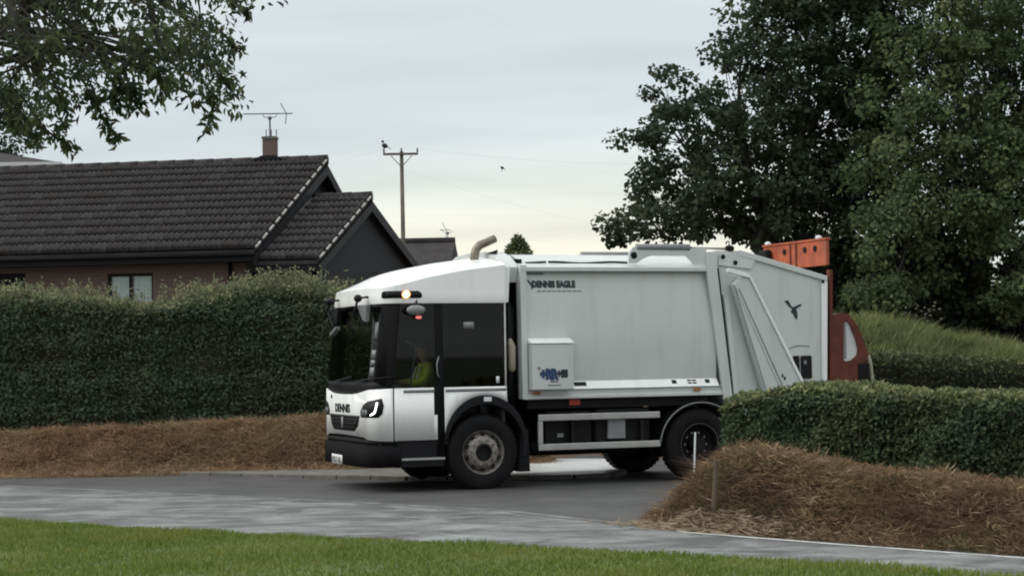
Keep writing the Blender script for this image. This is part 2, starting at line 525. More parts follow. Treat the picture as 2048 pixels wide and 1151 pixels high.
def sheet(name, pts, zz, mat):
    return tag(MB().add([(p[0], p[1], zz) for p in pts], [tuple(range(len(pts)))]).build(name, mat), kind='structure')
sheet('side_road', [(-24, 12), (-6, 12), (4, 6), (16, 2), (24, 12), (24, 33), (4, 33.2), (1.6, 36), (0.4, 31.2), (-2, 31), (-9, 31), (-24, 48)], 0.0, tar_new)
EDGE = np.array([(-16, 31.2), (-9, 24.4), (-5.66, 21.15), (-3.05, 18.61), (-1.01, 16.73), (0.66, 15.15), (2.03, 13.79), (3.26, 12.41), (6, 9.6), (11, 4.8)])
SEAM = np.array([(-19, 38.5), (-7.55, 28.21), (-2.74, 24.49), (-0.18, 22.27), (1.59, 19.5), (3.08, 17.83), (4.34, 16.55), (8, 12.85), (14, 7.2)])
sm = [tuple(p) for p in SEAM]
sheet('main_road', [tuple(p + np.array([-0.25, -0.25])) for p in EDGE] + sm[::-1], 0.004, tar_old)

def strip(path, wdt, zz, name, mat, label=None, side=1):
    P = np.array(path, float)
    T = np.gradient(P, axis=0); T /= np.linalg.norm(T, axis=1)[:, None]
    Nn = np.stack([-T[:, 1], T[:, 0]], 1) * wdt * side
    vs = [(p[0], p[1], zz) for p in P] + [(p[0], p[1], zz) for p in P + Nn]
    n = len(P)
    o = MB().add(vs, [(i, i+1, n+i+1, n+i) for i in range(n-1)]).build(name, mat)
    return tag(o, kind='structure')
def dense(path, step):
    P = np.array(path, float)
    d = np.concatenate([[0], np.cumsum(np.linalg.norm(np.diff(P, axis=0), axis=1))])
    s = np.arange(0, d[-1], step)
    return np.stack([np.interp(s, d, P[:, k]) for k in range(P.shape[1])], 1)
strip(dense(SEAM[1:5], 0.3), 0.14, 0.008, 'road_joint', plain('road_joint', (0.15, 0.152, 0.15), 0.8, var=0.5, nscale=3, dirt=(0.10, 0.10, 0.10, 0.9)))
strip(dense([(1.66, 19.38), (3.08, 17.79), (4.36, 16.47), (8, 12.75), (12, 8.9)], 0.3), 0.08, 0.009, 'edge_marking', paint_w, side=-1)

# footway corner and kerb on the far side of the road
FK = [(-5.2, 30.28), (-4.2, 29.75), (-2.9, 28.95), (-1.4, 28.15), (0.0, 27.95), (0.9, 27.95), (1.35, 28.15), (1.55, 28.7), (1.58, 29.6), (1.5, 32.2)]
FKd = dense(FK, 0.15)
si = int(np.argmin(np.abs(FKd[:, 0] + 0.9)))
poly = [tuple(p) for p in FKd[:si+1]] + [(-0.9, 31.6), (-2, 31.4), (-5.2, 31)]
fwy = MB()
n = len(poly)
fwy.add([(p[0], p[1], -0.02) for p in poly] + [(p[0], p[1], 0.05) for p in poly], [tuple(range(n, 2*n))] + [(i, (i+1) % n, n+(i+1) % n, n+i) for i in range(n)])
concr2 = plain('footway_tarmac', (0.15, 0.145, 0.13), 0.8, var=0.3, nscale=3, dirt=(0.11, 0.09, 0.07, 0.7))
tag(fwy.build('footway', concr2), kind='structure')
poly2 = [tuple(p) for p in FKd[si:]] + [(0.4, 32.6), (-0.9, 31.6)]
n = len(poly2)
apr = MB().add([(p[0], p[1], -0.02) for p in poly2] + [(p[0], p[1], 0.052) for p in poly2], [tuple(range(n, 2*n))] + [(i, (i+1) % n, n+(i+1) % n, n+i) for i in range(n)])
tag(apr.build('driveway_apron', plain('pale_concrete', (0.55, 0.56, 0.55), 0.45, var=0.2, nscale=3, dirt=(0.3, 0.29, 0.27, 0.4))), kind='structure')
kerb = tag(bpy.data.objects.new('kerb', None), kind='structure')
COL.objects.link(kerb)
def kerb_stones(path, parent, z0, z1, wdt, seg, mat):
    D = dense(path, seg)
    for a, b in zip(D[:-1], D[1:]):
        a, b = np.array(a), np.array(b)
        t = (b-a)/np.linalg.norm(b-a); nn = np.array([t[1], -t[0]])
        a2, b2 = a + t*0.006, b - t*0.006
        pts = [a2, b2, b2+nn*wdt, a2+nn*wdt]
        k = MB().add([(p[0], p[1], z0) for p in pts] + [(p[0], p[1], z1 + random.uniform(-.004, .004)) for p in pts],
                     [(3, 2, 1, 0), (4, 5, 6, 7), (0, 1, 5, 4), (1, 2, 6, 5), (2, 3, 7, 6), (3, 0, 4, 7)])
        k.build('kerbstone', mat, parent, bevel=0.012)
kerb_stones(FK, kerb, -0.03, 0.062, 0.125, 0.6, concr)
lk = tag(bpy.data.objects.new('lawn_kerb', None), kind='structure')
COL.objects.link(lk)
kerb_stones(EDGE[1:8] + 0.03, lk, -0.03, 0.035, 0.08, 0.9, plain('pale_kerb', (0.42, 0.42, 0.40), 0.8, var=0.2, dirt=(0.2, 0.19, 0.17, 0.6)))

# lawn: a gently rising sheet whose edge follows the road
ED = dense(EDGE, 0.2)
EDN = np.gradient(ED, axis=0); EDN /= np.linalg.norm(EDN, axis=1)[:, None]
LN = np.stack([EDN[:, 1], -EDN[:, 0]], 1) * 1.0
LN = np.where((LN @ np.array([-0.7, -0.7]))[:, None] > 0, LN, -LN)
zedge = np.interp(ED[:, 0], [-9, -5.66, 3.26, 6], [0.06, 0.10, 0.375, 0.41])
VS = np.concatenate([[0, 0.05, 0.12, 0.2, 0.3, 0.45], np.arange(0.65, 5, 0.25), np.arange(5, 26, 1.5)])
def lawn_z(i_frac, v):
    ze = np.interp(i_frac, np.arange(len(ED)), zedge)
    return 0.01 + ze * (0.35 + 0.65 * sstep(v/0.5)) * np.where(v <= 0.001, 0.0, 1.0)
ii = np.arange(len(ED), dtype=float)
lv = []
for v in VS:
    P = ED + LN*v
    zz = lawn_z(ii, np.full(len(ED), v)) + 0.015*wob(np.stack([P[:, 0], P[:, 1], 0*P[:, 0]], 1), 1.5)*(v > 0.2)
    lv.append(np.stack([P[:, 0], P[:, 1], zz], 1))
lv = np.array(lv); nv_, nu_ = lv.shape[:2]
i = (np.arange(nv_-1)[:, None]*nu_ + np.arange(nu_-1)[None]).ravel()
lf = np.concatenate([np.stack([i, i+1, i+nu_+1], 1), np.stack([i, i+nu_+1, i+nu_], 1)])
tag(link('lawn', tri_mesh('lawn', lv.reshape(-1, 3), lf), turf, smooth=True), kind='structure')
grass_m = leafy('lawn_blades', [(0, (0.080, 0.135, 0.018)), (0.5, (0.135, 0.195, 0.028)), (0.85, (0.20, 0.24, 0.05)), (1, (0.34, 0.32, 0.13))], 0.3, 0.6,
                patch=(1.1, (0.225, 0.235, 0.055), 0.6))
NL = 150000
fi = rng.uniform(np.searchsorted(ED[:, 0], -7.2), np.searchsorted(ED[:, 0], 4.6), NL)
vv = rng.uniform(0, 1, NL)**1.15 * 5.6
P = np.stack([np.interp(fi, ii, ED[:, k]) + np.interp(fi, ii, LN[:, k])*vv for k in (0, 1)], 1)
zz = lawn_z(fi, np.maximum(vv, 0.01))
P = np.stack([P[:, 0], P[:, 1], zz], 1)
tuft = wob(P, 3.0)
hgt = 0.035 * rng.uniform(0.6, 1.5, NL) * (1 + 0.5*tuft) + 0.045 * (vv < 0.12)
le = rng.normal(size=(NL, 3)) * np.array([0.022, 0.022, 0])
nb = np.interp(fi, ii, LN[:, 0])
le[:, :2] -= (np.stack([np.interp(fi, ii, LN[:, 0]), np.interp(fi, ii, LN[:, 1])], 1) * (0.05*(vv < 0.15)*rng.random(NL))[:, None])
v_, f_, t_ = blade_arrays(P, le, np.clip(hgt, 0.012, 0.12), 0.004, np.clip(rng.random(NL)*0.8 + 0.1*tuft, 0, 1))
tag(link('lawn_grass', tri_mesh('lawn_grass', v_, f_, t_), grass_m), 'short mown green grass of the lawn in the foreground', 'grass', kind='stuff')

# ------------------------------------------------------------------ dead grass on the banks
dead_m = leafy('dead_grass', [(0, (0.075, 0.047, 0.030)), (0.45, (0.21, 0.137, 0.085)), (0.8, (0.40, 0.275, 0.17)), (1, (0.60, 0.47, 0.32))], 0.35, 0.8, 0.12,
               patch=(1.2, (0.24, 0.19, 0.095), 0.45))
def bank_grass(n, xr, yr, keep, hmin, hmax, sag):
    x = rng.uniform(*xr, n); y = rng.uniform(*yr, n)
    k = keep(x, y); x, y = x[k], y[k]
    zz = H(x, y)
    p = np.stack([x, y, zz - 0.01], 1)
    gx = (H(x+0.08, y) - H(x-0.08, y)) / 0.16; gy = (H(x, y+0.08) - H(x, y-0.08)) / 0.16
    clump = wob(p, 2.6)*0.5 + wob(p+3, 6.0)*0.6
    h = rng.uniform(hmin, hmax, len(x)) * (1 + 0.8*clump)
    h = np.clip(h, 0.03, 0.5)
    lean = np.stack([-gx, -gy, 0*gx], 1) * 0.06 + rng.normal(size=(len(x), 3)) * np.array([sag, sag, 0]) * h[:, None] * 1.6
    return blade_arrays(p, lean, h*rng.uniform(0.3, 1.0, len(x)), 0.0055, np.clip(0.42 + 0.34*clump + rng.normal(0, 0.18, len(x)), 0, 1))
kl = lambda x, y: (lambda d: (d > -0.12) & (d < 1.75) & (rng.random(len(x)) < np.clip(0.5 + d*0.9, 0, 1)))(y - np.interp(x, FOOT_X, FOOT_Y))
b1 = bank_grass(120000, (-10.5, 0.6), (29.9, 32.5), kl, 0.06, 0.17, 0.9)
dead_l = leafy('dead_grass_pale', [(0, (0.16, 0.098, 0.062)), (0.5, (0.43, 0.285, 0.18)), (0.85, (0.60, 0.43, 0.28)), (1, (0.70, 0.56, 0.40))], 0.4, 0.8, 0.12, patch=(0.8, (0.40, 0.32, 0.20), 0.5))
tag(link('bank_grass', tri_mesh('bank_grass', *b1), dead_l), 'dead brown grass on the bank below the tall hedge', 'dead grass', kind='stuff')
kr = lambda x, y: (lambda s: (s > -0.02) & (s < 3.2) & (rng.random(len(x)) < np.clip(0.45 + s*1.1, 0, 1)))(poly_sd(x, y, NB)) & (y < 23.5)
b2 = bank_grass(190000, (1.3, 6.9), (14.0, 23.4), kr, 0.04, 0.13, 1.0)
tag(link('verge_grass', tri_mesh('verge_grass', *b2), dead_m), 'dead brown grass on the verge in front of the low hedge', 'dead grass', kind='stuff')
def litter(n, xr, yr, keep, size):
    x = rng.uniform(*xr, n); y = rng.uniform(*yr, n)
    k = keep(x, y); x, y = x[k], y[k]
    p = np.stack([x, y, H(x, y)], 1)
    c = wob(p, 3.0)*0.6 + wob(p+5, 7.0)*0.5
    p[:, 2] += rng.uniform(0.01, 0.12, len(x))*(0.8+0.6*c)
    d = rng.normal(size=(len(x), 3))*np.array([1, 1, 0.45])
    return leaf_arrays(p, d, size, 0.10, np.clip(0.45+0.35*c+rng.normal(0, 0.18, len(x)), 0, 1), fold=0.03)
tag(link('bank_thatch', tri_mesh('bank_thatch', *litter(60000, (-10.5, 0.6), (29.9, 32.5), kl, 0.11)), dead_l), 'matted dead stalks on the bank below the tall hedge', 'dead grass', kind='stuff')
tag(link('verge_thatch', tri_mesh('verge_thatch', *litter(110000, (1.3, 6.9), (14.0, 23.4), kr, 0.10)), dead_m), 'matted dead stalks on the verge in front of the low hedge', 'dead grass', kind='stuff')
# thin green growth at the foot of the verge
kg = lambda x, y: (lambda s: (s > 0.03) & (s < 1.5) & (rng.random(len(x)) < np.clip(1.15-s*0.8, 0.05, 1)))(poly_sd(x, y, NB)) & (wob(np.stack([x, y, 0*x], 1), 2.2) > -0.05)
n = 60000
x = rng.uniform(1.6, 6.5, n); y = rng.uniform(14, 21, n); k = kg(x, y); x, y = x[k], y[k]
p = np.stack([x, y, H(x, y)], 1)
v_, f_, t_ = blade_arrays(p, rng.normal(size=(len(x), 3))*np.array([0.05, 0.05, 0]), rng.uniform(0.04, 0.13, len(x)), 0.005)
weed_m = leafy('weed_green', [(0, (0.05, 0.065, 0.025)), (0.6, (0.085, 0.10, 0.035)), (1, (0.19, 0.17, 0.08))], 0.3, 0.6)
tag(link('verge_weeds', tri_mesh('verge_weeds', v_, f_, t_), weed_m), 'green weeds at the roadside foot of the brown verge', 'weeds', kind='stuff')
# cut straw lying at the foot of the post
n = 2600
x = 1.95 + rng.normal(0, 0.34, n); y = 19.42 + rng.normal(0, 0.12, n) - (x-1.95)*1.05
p = np.stack([x, y, np.maximum(H(x, y), 0.012) + rng.uniform(0.03, 0.10, n)*sstep(poly_sd(x, y, NB)/0.2)], 1)
straw_m = leafy('straw', [(0, (0.28, 0.20, 0.13)), (1, (0.62, 0.52, 0.38))], 0.3, 0.8)
v_, f_, t_ = leaf_arrays(p, rng.normal(size=(n, 3))*np.array([1, 1, 0.15]), 0.14, 0.07, fold=0.02)
tag(link('loose_straw', tri_mesh('loose_straw', v_, f_, t_), straw_m), 'pale cut straw lying around the foot of the wooden post', 'straw', kind='stuff')
# ------------------------------------------------------------------ hedges
def hedge(name, label, path, depth, n, size, mat, coremat, shoots=0, shoot_len=(0.1, 0.3), stems=0, lump=0.10, end_round=0.25, shoot_x=None):
    """path rows: x, y, z_bottom, z_top of the front face; the hedge lies behind it (away from the camera)"""
    root = empty(name, (path[0][0], path[0][1], 0), 0, label, 'hedge')
    off = np.array([path[0][0], path[0][1], 0.0])
    D = dense(path, 0.05)
    T = np.gradient(D[:, :2], axis=0); T /= np.linalg.norm(T, axis=1)[:, None]
    NF = np.stack([T[:, 1], -T[:, 0]], 1)
    NF = np.where(NF[:, 1:2] < 0, NF, -NF)
    m = len(D)
    def pt(fi, a, b):         # a across the depth 0 front..1 back, b height 0..1
        j = fi.astype(int)
        base = D[j]
        e = np.minimum(fi, m-1-fi) * 0.05
        shr = np.clip(1 - e/end_round, 0, 1)**2
        a2 = 0.5 + (a-0.5) * (1 - 0.55*shr)
        xy = base[:, :2] - NF[j] * (a2*depth)[:, None]
        zz = base[:, 2] + (base[:, 3]-base[:, 2]) * b * (1 - 0.16*shr)
        return np.stack([xy[:, 0], xy[:, 1], zz], 1), NF[j]
    hm = float(np.mean(D[:, 3]-D[:, 2]))
    tot = hm*1.35 + depth
    nf, nt_ = int(n*hm/tot), int(n*depth/tot); nb_ = n - nf - nt_
    parts = []
    for kind, k in (('f', nf), ('t', nt_), ('b', nb_)):
        fi = rng.uniform(0, m-1.01, k)
        if kind == 'f': a = rng.uniform(-0.02, 0.10, k)**1; b = rng.uniform(-0.04, 1.0, k)
        elif kind == 't': a = rng.uniform(0, 1, k); b = 1 - rng.uniform(-0.03, 0.07, k)
        else: a = rng.uniform(0.92, 1.0, k); b = rng.uniform(0, 1, k)
        p, nn = pt(fi, a, b)
        if kind == 'f':                                  # thin places where the twigs inside show
            kp = (wob(p + 20, 5.0) < 0.62) | (rng.random(k) < 0.35)
            p, nn, fi, a, b = p[kp], nn[kp], fi[kp], a[kp], b[kp]; k = len(p)
        lum = wob(p, 1.7)*lump*0.8 + wob(p + 7, 5.0)*lump*0.4 + wob(p + 11, 0.7)*lump*0.5
        outw = np.concatenate([nn, np.zeros((k, 1))], 1) * (1 if kind != 'b' else -1)
        if kind == 't': outw = np.tile([0, 0, 1.0], (k, 1)); lum = lum*0.8 + 0.02
        else: outw[:, 2] += 0.25
        p = p + outw*lum[:, None]
        d = outw*0.75 + rng.normal(size=(k, 3))*0.75
        d[:, 2] -= 0.1
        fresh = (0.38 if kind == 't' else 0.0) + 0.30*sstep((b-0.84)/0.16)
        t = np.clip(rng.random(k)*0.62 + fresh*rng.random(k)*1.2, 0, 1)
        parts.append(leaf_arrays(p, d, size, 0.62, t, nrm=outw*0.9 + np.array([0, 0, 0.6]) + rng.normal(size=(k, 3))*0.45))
    if shoots:                                           # new season's shoots standing up from the clipped top
        k = shoots
        fi = rng.uniform(0, m-1.01, k)
        if shoot_x is not None:
            wgt = np.interp(D[fi.astype(int), 0], shoot_x[0], shoot_x[1]) * np.clip(0.75 + 0.9*wob(D[fi.astype(int), :3]*np.array([1, 0, 0]), 3.0), 0.05, 1); keep = rng.random(k) < wgt; fi = fi[keep]; k = len(fi)
        p, _ = pt(fi, rng.uniform(0.05, 0.95, k), np.ones(k))
        ln = rng.uniform(*shoot_len, k) * rng.uniform(0.5, 1, k)
        sd_ = unit(np.stack([rng.normal(0, 0.3, k), rng.normal(0, 0.3, k), np.ones(k)], 1))
        for q in range(9):
            fr = rng.uniform(0.15, 1.0, k)
            pp = p + sd_*(ln*fr)[:, None]
            parts.append(leaf_arrays(pp, sd_*0.5 + rng.normal(size=(k, 3))*0.7, size*0.9, 0.55, np.clip(0.55 + 0.45*rng.random(k), 0, 1)))
        tw = MB()
        for q in range(0, k, 2): tw.tube([p[q]-off, p[q]+sd_[q]*ln[q]-off], [0.004, 0.002], 3, False)
        tag(tw.build('shoots', twigm, root), kind='stuff')
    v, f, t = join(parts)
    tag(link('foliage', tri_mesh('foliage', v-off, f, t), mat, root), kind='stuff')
    # woody inside
    c = MB(); J = list(range(3, m-3, 6)); 
    ring = []
    for j in J:
        x0 = D[j, :2] - NF[j]*0.17; x1 = D[j, :2] - NF[j]*(depth-0.15)
        z0, z1 = D[j, 2]-0.25, D[j, 3]-0.13
        e = min(j, m-1-j)*0.05
        if e < end_round*1.2: z1 -= 0.12; x0 = x0*0.75+x1*0.25; x1 = x1*0.75+x0*0.25
        ring.append([(x0[0], x0[1], z0), (x0[0], x0[1], z1), (x1[0], x1[1], z1), (x1[0], x1[1], z0)])
    vs = [tuple(np.array(q)-off) for r_ in ring for q in r_]
    fs = [(4*a+q, 4*a+(q+1) % 4, 4*a+4+(q+1) % 4, 4*a+4+q) for a in range(len(ring)-1) for q in range(4)]
    fs += [(3, 2, 1, 0), tuple(4*(len(ring)-1)+q for q in range(4))]
    c.add(vs, fs).build('inner_twigs', coremat, root)
    for q in range(stems):                               # bare stems that show in the front
        j = int(rng.uniform(0.22, 0.85)*m)
        b0 = np.array([D[j, 0], D[j, 1], D[j, 2]-0.1]) + np.array([NF[j][0], NF[j][1], 0])*0.0
        hh = (D[j, 3]-D[j, 2])*rng.uniform(0.55, 0.95)
        st = [b0 + np.array([rng.normal(0, 0.03), rng.normal(0, 0.015), hh*s]) - off for s in (0, 0.3, 0.6, 1.0)]
        MB().tube(st, [0.016, 0.013, 0.010, 0.006], 6).build('stem', bough, root, smooth=True)
    return root

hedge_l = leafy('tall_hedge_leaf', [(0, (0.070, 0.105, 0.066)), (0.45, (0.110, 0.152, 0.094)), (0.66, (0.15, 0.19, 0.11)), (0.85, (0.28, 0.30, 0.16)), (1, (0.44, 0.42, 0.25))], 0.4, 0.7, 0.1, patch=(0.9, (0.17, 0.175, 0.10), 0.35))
hedge_r = leafy('low_hedge_leaf', [(0, (0.055, 0.082, 0.050)), (0.45, (0.095, 0.132, 0.076)), (0.66, (0.14, 0.178, 0.09)), (0.88, (0.23, 0.255, 0.115)), (1, (0.35, 0.35, 0.18))], 0.35, 0.65, 0.12, patch=(1.3, (0.17, 0.19, 0.085), 0.4))
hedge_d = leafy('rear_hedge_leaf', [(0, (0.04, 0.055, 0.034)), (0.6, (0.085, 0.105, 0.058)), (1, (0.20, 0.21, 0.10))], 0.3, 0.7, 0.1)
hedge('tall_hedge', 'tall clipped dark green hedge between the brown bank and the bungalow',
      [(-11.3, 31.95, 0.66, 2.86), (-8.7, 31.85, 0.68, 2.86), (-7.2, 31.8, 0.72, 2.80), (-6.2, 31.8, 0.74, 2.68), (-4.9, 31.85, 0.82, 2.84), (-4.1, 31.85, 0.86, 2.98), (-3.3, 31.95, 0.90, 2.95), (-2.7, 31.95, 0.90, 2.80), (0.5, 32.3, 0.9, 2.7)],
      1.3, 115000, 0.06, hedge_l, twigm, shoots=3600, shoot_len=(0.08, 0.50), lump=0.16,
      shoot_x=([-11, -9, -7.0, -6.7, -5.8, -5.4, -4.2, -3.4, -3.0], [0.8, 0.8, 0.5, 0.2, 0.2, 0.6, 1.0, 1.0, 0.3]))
hedge('low_hedge', 'low clipped green hedge on the brown verge in front of the lorry\'s tail',
      [(2.30, 22.05, 0.72, 1.27), (2.6, 21.9, 0.76, 1.28), (3.68, 21.0, 0.54, 1.29), (5.3, 19.85, 0.34, 1.22), (7.6, 18.2, 0.28, 1.2)],
      0.95, 56000, 0.055, hedge_r, twigm, shoots=260, shoot_len=(0.03, 0.12), stems=5, lump=0.15, end_round=0.35)
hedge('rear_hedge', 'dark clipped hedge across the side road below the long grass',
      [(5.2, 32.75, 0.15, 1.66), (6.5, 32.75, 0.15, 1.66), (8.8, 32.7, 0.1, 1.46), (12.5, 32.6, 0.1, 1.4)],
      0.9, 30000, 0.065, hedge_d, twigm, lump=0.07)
# long grass on the rear bank
n = 42000
x = rng.uniform(4.6, 12.5, n); y = rng.uniform(33.2, 37.6, n)
p = np.stack([x, y, H(x, y)], 1)
cw = wob(p, 1.4)
hh = rng.uniform(0.10, 0.40, n)*(1+0.5*wob(p, 4.0))
lean = rng.normal(size=(n, 3))*np.array([0.16, 0.16, 0]) + np.array([0.05, -0.10, 0])
long_m = leafy('long_grass', [(0, (0.14, 0.17, 0.07)), (0.5, (0.26, 0.30, 0.13)), (0.85, (0.36, 0.385, 0.18)), (1, (0.46, 0.44, 0.25))], 0.4, 0.6)
tag(link('long_grass', tri_mesh('long_grass', *blade_arrays(p, lean, hh, 0.012, np.clip(rng.random(n)*0.5+0.15+0.3*wob(p, 4.0)+0.12*cw, 0, 1))), long_m),
    'long yellowish green grass on the rear bank under the trees', 'grass', kind='stuff')

# ------------------------------------------------------------------ trees
def in_poly(u, v, poly):
    c = np.zeros(len(u), bool); n = len(poly)
    for i in range(n):
        (x1, y1), (x2, y2) = poly[i], poly[(i+1) % n]
        c ^= ((y1 > v) != (y2 > v)) & (u < (x2-x1)*(v-y1)/(y2-y1+1e-9)+x1)
    return c
def crown_points(poly, n, Y0, dY, mind):
    """clump centres spread through the crown's volume: outline at distance Y0, half depth dY"""
    P = np.array(poly); lo, hi = P.min(0), P.max(0)
    res = []; tries = 0
    while len(res) < n and tries < n*40:
        tries += 1
        u, v = rng.uniform(lo[0], hi[0]), rng.uniform(lo[1], hi[1])
        if not in_poly(np.array([u]), np.array([v]), poly)[0]: continue
        Yq = Y0 + dY*rng.uniform(-1, 1)
        q = atY(1024 + (u-1024)*Y0/Yq*1.0, V_HOR + (v-V_HOR)*Y0/Yq, Yq)
        if all((q-r)@(q-r) > mind*mind for r in res): res.append(q)
    return np.array(res)
def limb_path(a, b, sag=0.1, k=5):
    a, b = np.array(a, float), np.array(b, float)
    d = b-a; L_ = np.linalg.norm(d)
    mid = rng.normal(size=3)*L_*0.06
    return [a + d*t + mid*sin(pi*t) + np.array([0, 0, sag*L_])*sin(pi*t) for t in np.linspace(0, 1, k)]
def tree(name, label, base, fork, r0, pts, nleaf, crad, size, aspect, mat, nlimb, group=None, droop=0.0, extra=None):
    root = empty(name, base, 0, label, 'tree', group)
    off = np.array(base, float)
    base = np.array(base, float); fork = np.array(fork, float)
    tp = limb_path(base - [0, 0, 0.15], fork, 0.0, 6)
    MB().tube([q-off for q in tp], list(np.linspace(r0*1.25, r0*0.7, 6)), 10).build('trunk', bark, root, smooth=True)
    # limbs: greedy cluster centres
    c = pts[rng.choice(len(pts), nlimb, replace=False)]
    for _ in range(6):
        lab = np.argmin(((pts[:, None]-c[None])**2).sum(2), 1)
        c = np.array([pts[lab == k].mean(0) if (lab == k).any() else c[k] for k in range(nlimb)])
    tw = MB()
    for k in range(nlimb):
        s = tp[rng.integers(3, 6)]
        lp = limb_path(s, c[k], 0.08 if droop == 0 else 0.16, 6)
        Ln = np.linalg.norm(c[k]-s)
        MB().tube([q-off for q in lp], list(np.linspace(min(r0*0.38, 0.016+0.012*Ln), 0.018, 6)), 7).build('limb', bark, root, smooth=True)
        for q in pts[lab == k]:
            st = lp[rng.integers(2, 6)]
            tw.tube([a-off for a in limb_path(st, q, 0.05, 4)], [0.016, 0.011, 0.008, 0.004], 4, False)
    parts = []
    n = len(pts)*nleaf
    ctr = np.repeat(pts, nleaf, 0)
    rad = np.repeat(rng.uniform(0.6, 1.3, len(pts))*crad, nleaf)[:, None]
    o = unit(rng.normal(size=(n, 3)))*(rng.random((n, 1))**0.45)*rad*np.array([1.15, 1.15, 0.75])
    p = ctr + o
    d = unit(o)*0.6 + rng.normal(size=(n, 3))*0.6 + np.array([0, 0, -0.25-droop])
    t = np.clip(rng.random(n)*0.62 + np.repeat(rng.normal(0.05, 0.20, len(pts)), nleaf), 0, 1)
    parts.append(leaf_arrays(p, d, size, aspect, t, nrm=unit(o)*0.7 + np.array([0, -0.25, 0.8]) + rng.normal(size=(n, 3))*0.5))
    if extra: parts += extra(tw, off)
    v, f, t = join(parts)
    tag(tw.build('twigs', bark, root), kind='stuff')
    tag(link('crown', tri_mesh('crown', v-off, f, t), mat, root), kind='stuff')
    return root

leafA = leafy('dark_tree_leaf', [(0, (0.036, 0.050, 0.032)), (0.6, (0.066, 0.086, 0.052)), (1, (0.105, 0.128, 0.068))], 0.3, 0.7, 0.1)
leafB = leafy('green_tree_leaf', [(0, (0.085, 0.115, 0.058)), (0.5, (0.145, 0.188, 0.09)), (0.85, (0.20, 0.24, 0.11)), (1, (0.25, 0.26, 0.135))], 0.45, 0.7, 0.08)
leafL = leafy('ash_leaf', [(0, (0.045, 0.06, 0.034)), (0.6, (0.10, 0.125, 0.06)), (1, (0.19, 0.215, 0.10))], 0.45, 0.6, 0.2)
PA = [(1560, -160), (1490, -40), (1480, 0), (1445, 55), (1432, 100), (1458, 130), (1452, 170), (1400, 172), (1350, 155), (1318, 138), (1268, 152), (1262, 168), (1312, 188),
      (1322, 208), (1280, 235), (1258, 262), (1228, 266), (1242, 298), (1290, 285), (1284, 345), (1272, 380), (1285, 425), (1240, 412), (1208, 430), (1178, 424), (1196, 446),
      (1208, 478), (1300, 482), (1420, 470), (1500, 482), (1640, 500), (1760, 470), (1800, 200), (1800, -160)]
ptsA = crown_points(PA, 360, 40.0, 1.6, 0.25)
tree('sycamore_tree', 'dark broadleaf tree standing behind the lorry against the sky', (5.4, 40.0, H(5.4, 40.0)), (5.2, 40.0, 4.4), 0.26, ptsA, 105, 0.33, 0.108, 0.95, leafA, 16)
PB = [(1760, -180), (1745, 0), (1735, 120), (1705, 215), (1712, 300), (1672, 390), (1668, 470), (1702, 540), (1668, 590), (1690, 622), (1740, 622), (1790, 596), (1860, 590), (1950, 628), (2060, 668), (2260, 660), (2300, -180)]
ptsB = crown_points(PB, 900, 39.4, 2.3, 0.24)
tree('overhanging_tree', 'large mid green tree overhanging the grassy bank at the right', (9.9, 40.4, H(9.9, 40.4)), (9.8, 40.0, 4.4), 0.3, ptsB, 120, 0.36, 0.088, 0.95, leafB, 18)
# shrubs under the tree
def shrub(name, label, c, r, n, size, mat, group=None):
    root = empty(name, (c[0], c[1], float(H(c[0], c[1]))), 0, label, 'shrub', group)
    off = np.array([c[0], c[1], float(H(c[0], c[1]))])
    o = unit(rng.normal(size=(n, 3)))*(rng.uniform(0.55, 1.05, (n, 1)))*np.array(r)
    o *= (1 + 0.22*wob(o*2 + c[0], 1.5))[:, None]
    o[:, 2] = np.abs(o[:, 2])
    tag(link('foliage', tri_mesh('foliage', *leaf_arrays(o, unit(o) + rng.normal(size=(n, 3))*0.6, size, 0.7)), mat, root), kind='stuff')
    tw = MB()
    for q in range(16):
        tw.tube(limb_path((0, 0, -0.05), o[rng.integers(n)]*0.9, 0.1, 4), [0.02, 0.014, 0.01, 0.005], 4, False)
    tw.build('stems', twigm, root)
    return root
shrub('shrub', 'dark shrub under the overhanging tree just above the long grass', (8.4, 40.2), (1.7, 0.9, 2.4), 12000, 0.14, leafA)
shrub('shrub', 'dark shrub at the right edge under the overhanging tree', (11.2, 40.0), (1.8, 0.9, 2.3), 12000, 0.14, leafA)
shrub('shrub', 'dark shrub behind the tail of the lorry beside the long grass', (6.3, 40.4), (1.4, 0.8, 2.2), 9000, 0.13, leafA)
# pale flowering plant
fp = atY(1840, 622, 38.2)
root = empty('flowering_plant', (fp[0], fp[1], float(H(fp[0], fp[1]))), 0, 'pale flowering plant in the dark gap above the long grass', 'plant')
n = 26
o = np.stack([rng.normal(0, 0.26, n), rng.normal(0, 0.12, n), fp[2]-root.location.z + rng.uniform(-0.2, 0.22, n)], 1)
fl = MB(); st = MB()
for q in range(n):
    fl.ellipsoid(o[q], (0.035, 0.035, 0.022), 6, 4)
    st.tube([(o[q][0]*0.3, o[q][1]*0.3, 0), tuple(o[q])], [0.006, 0.003], 3, False)
tag(fl.build('flowers', cream, root), kind='stuff'); st.build('stalks', weed_m, root)
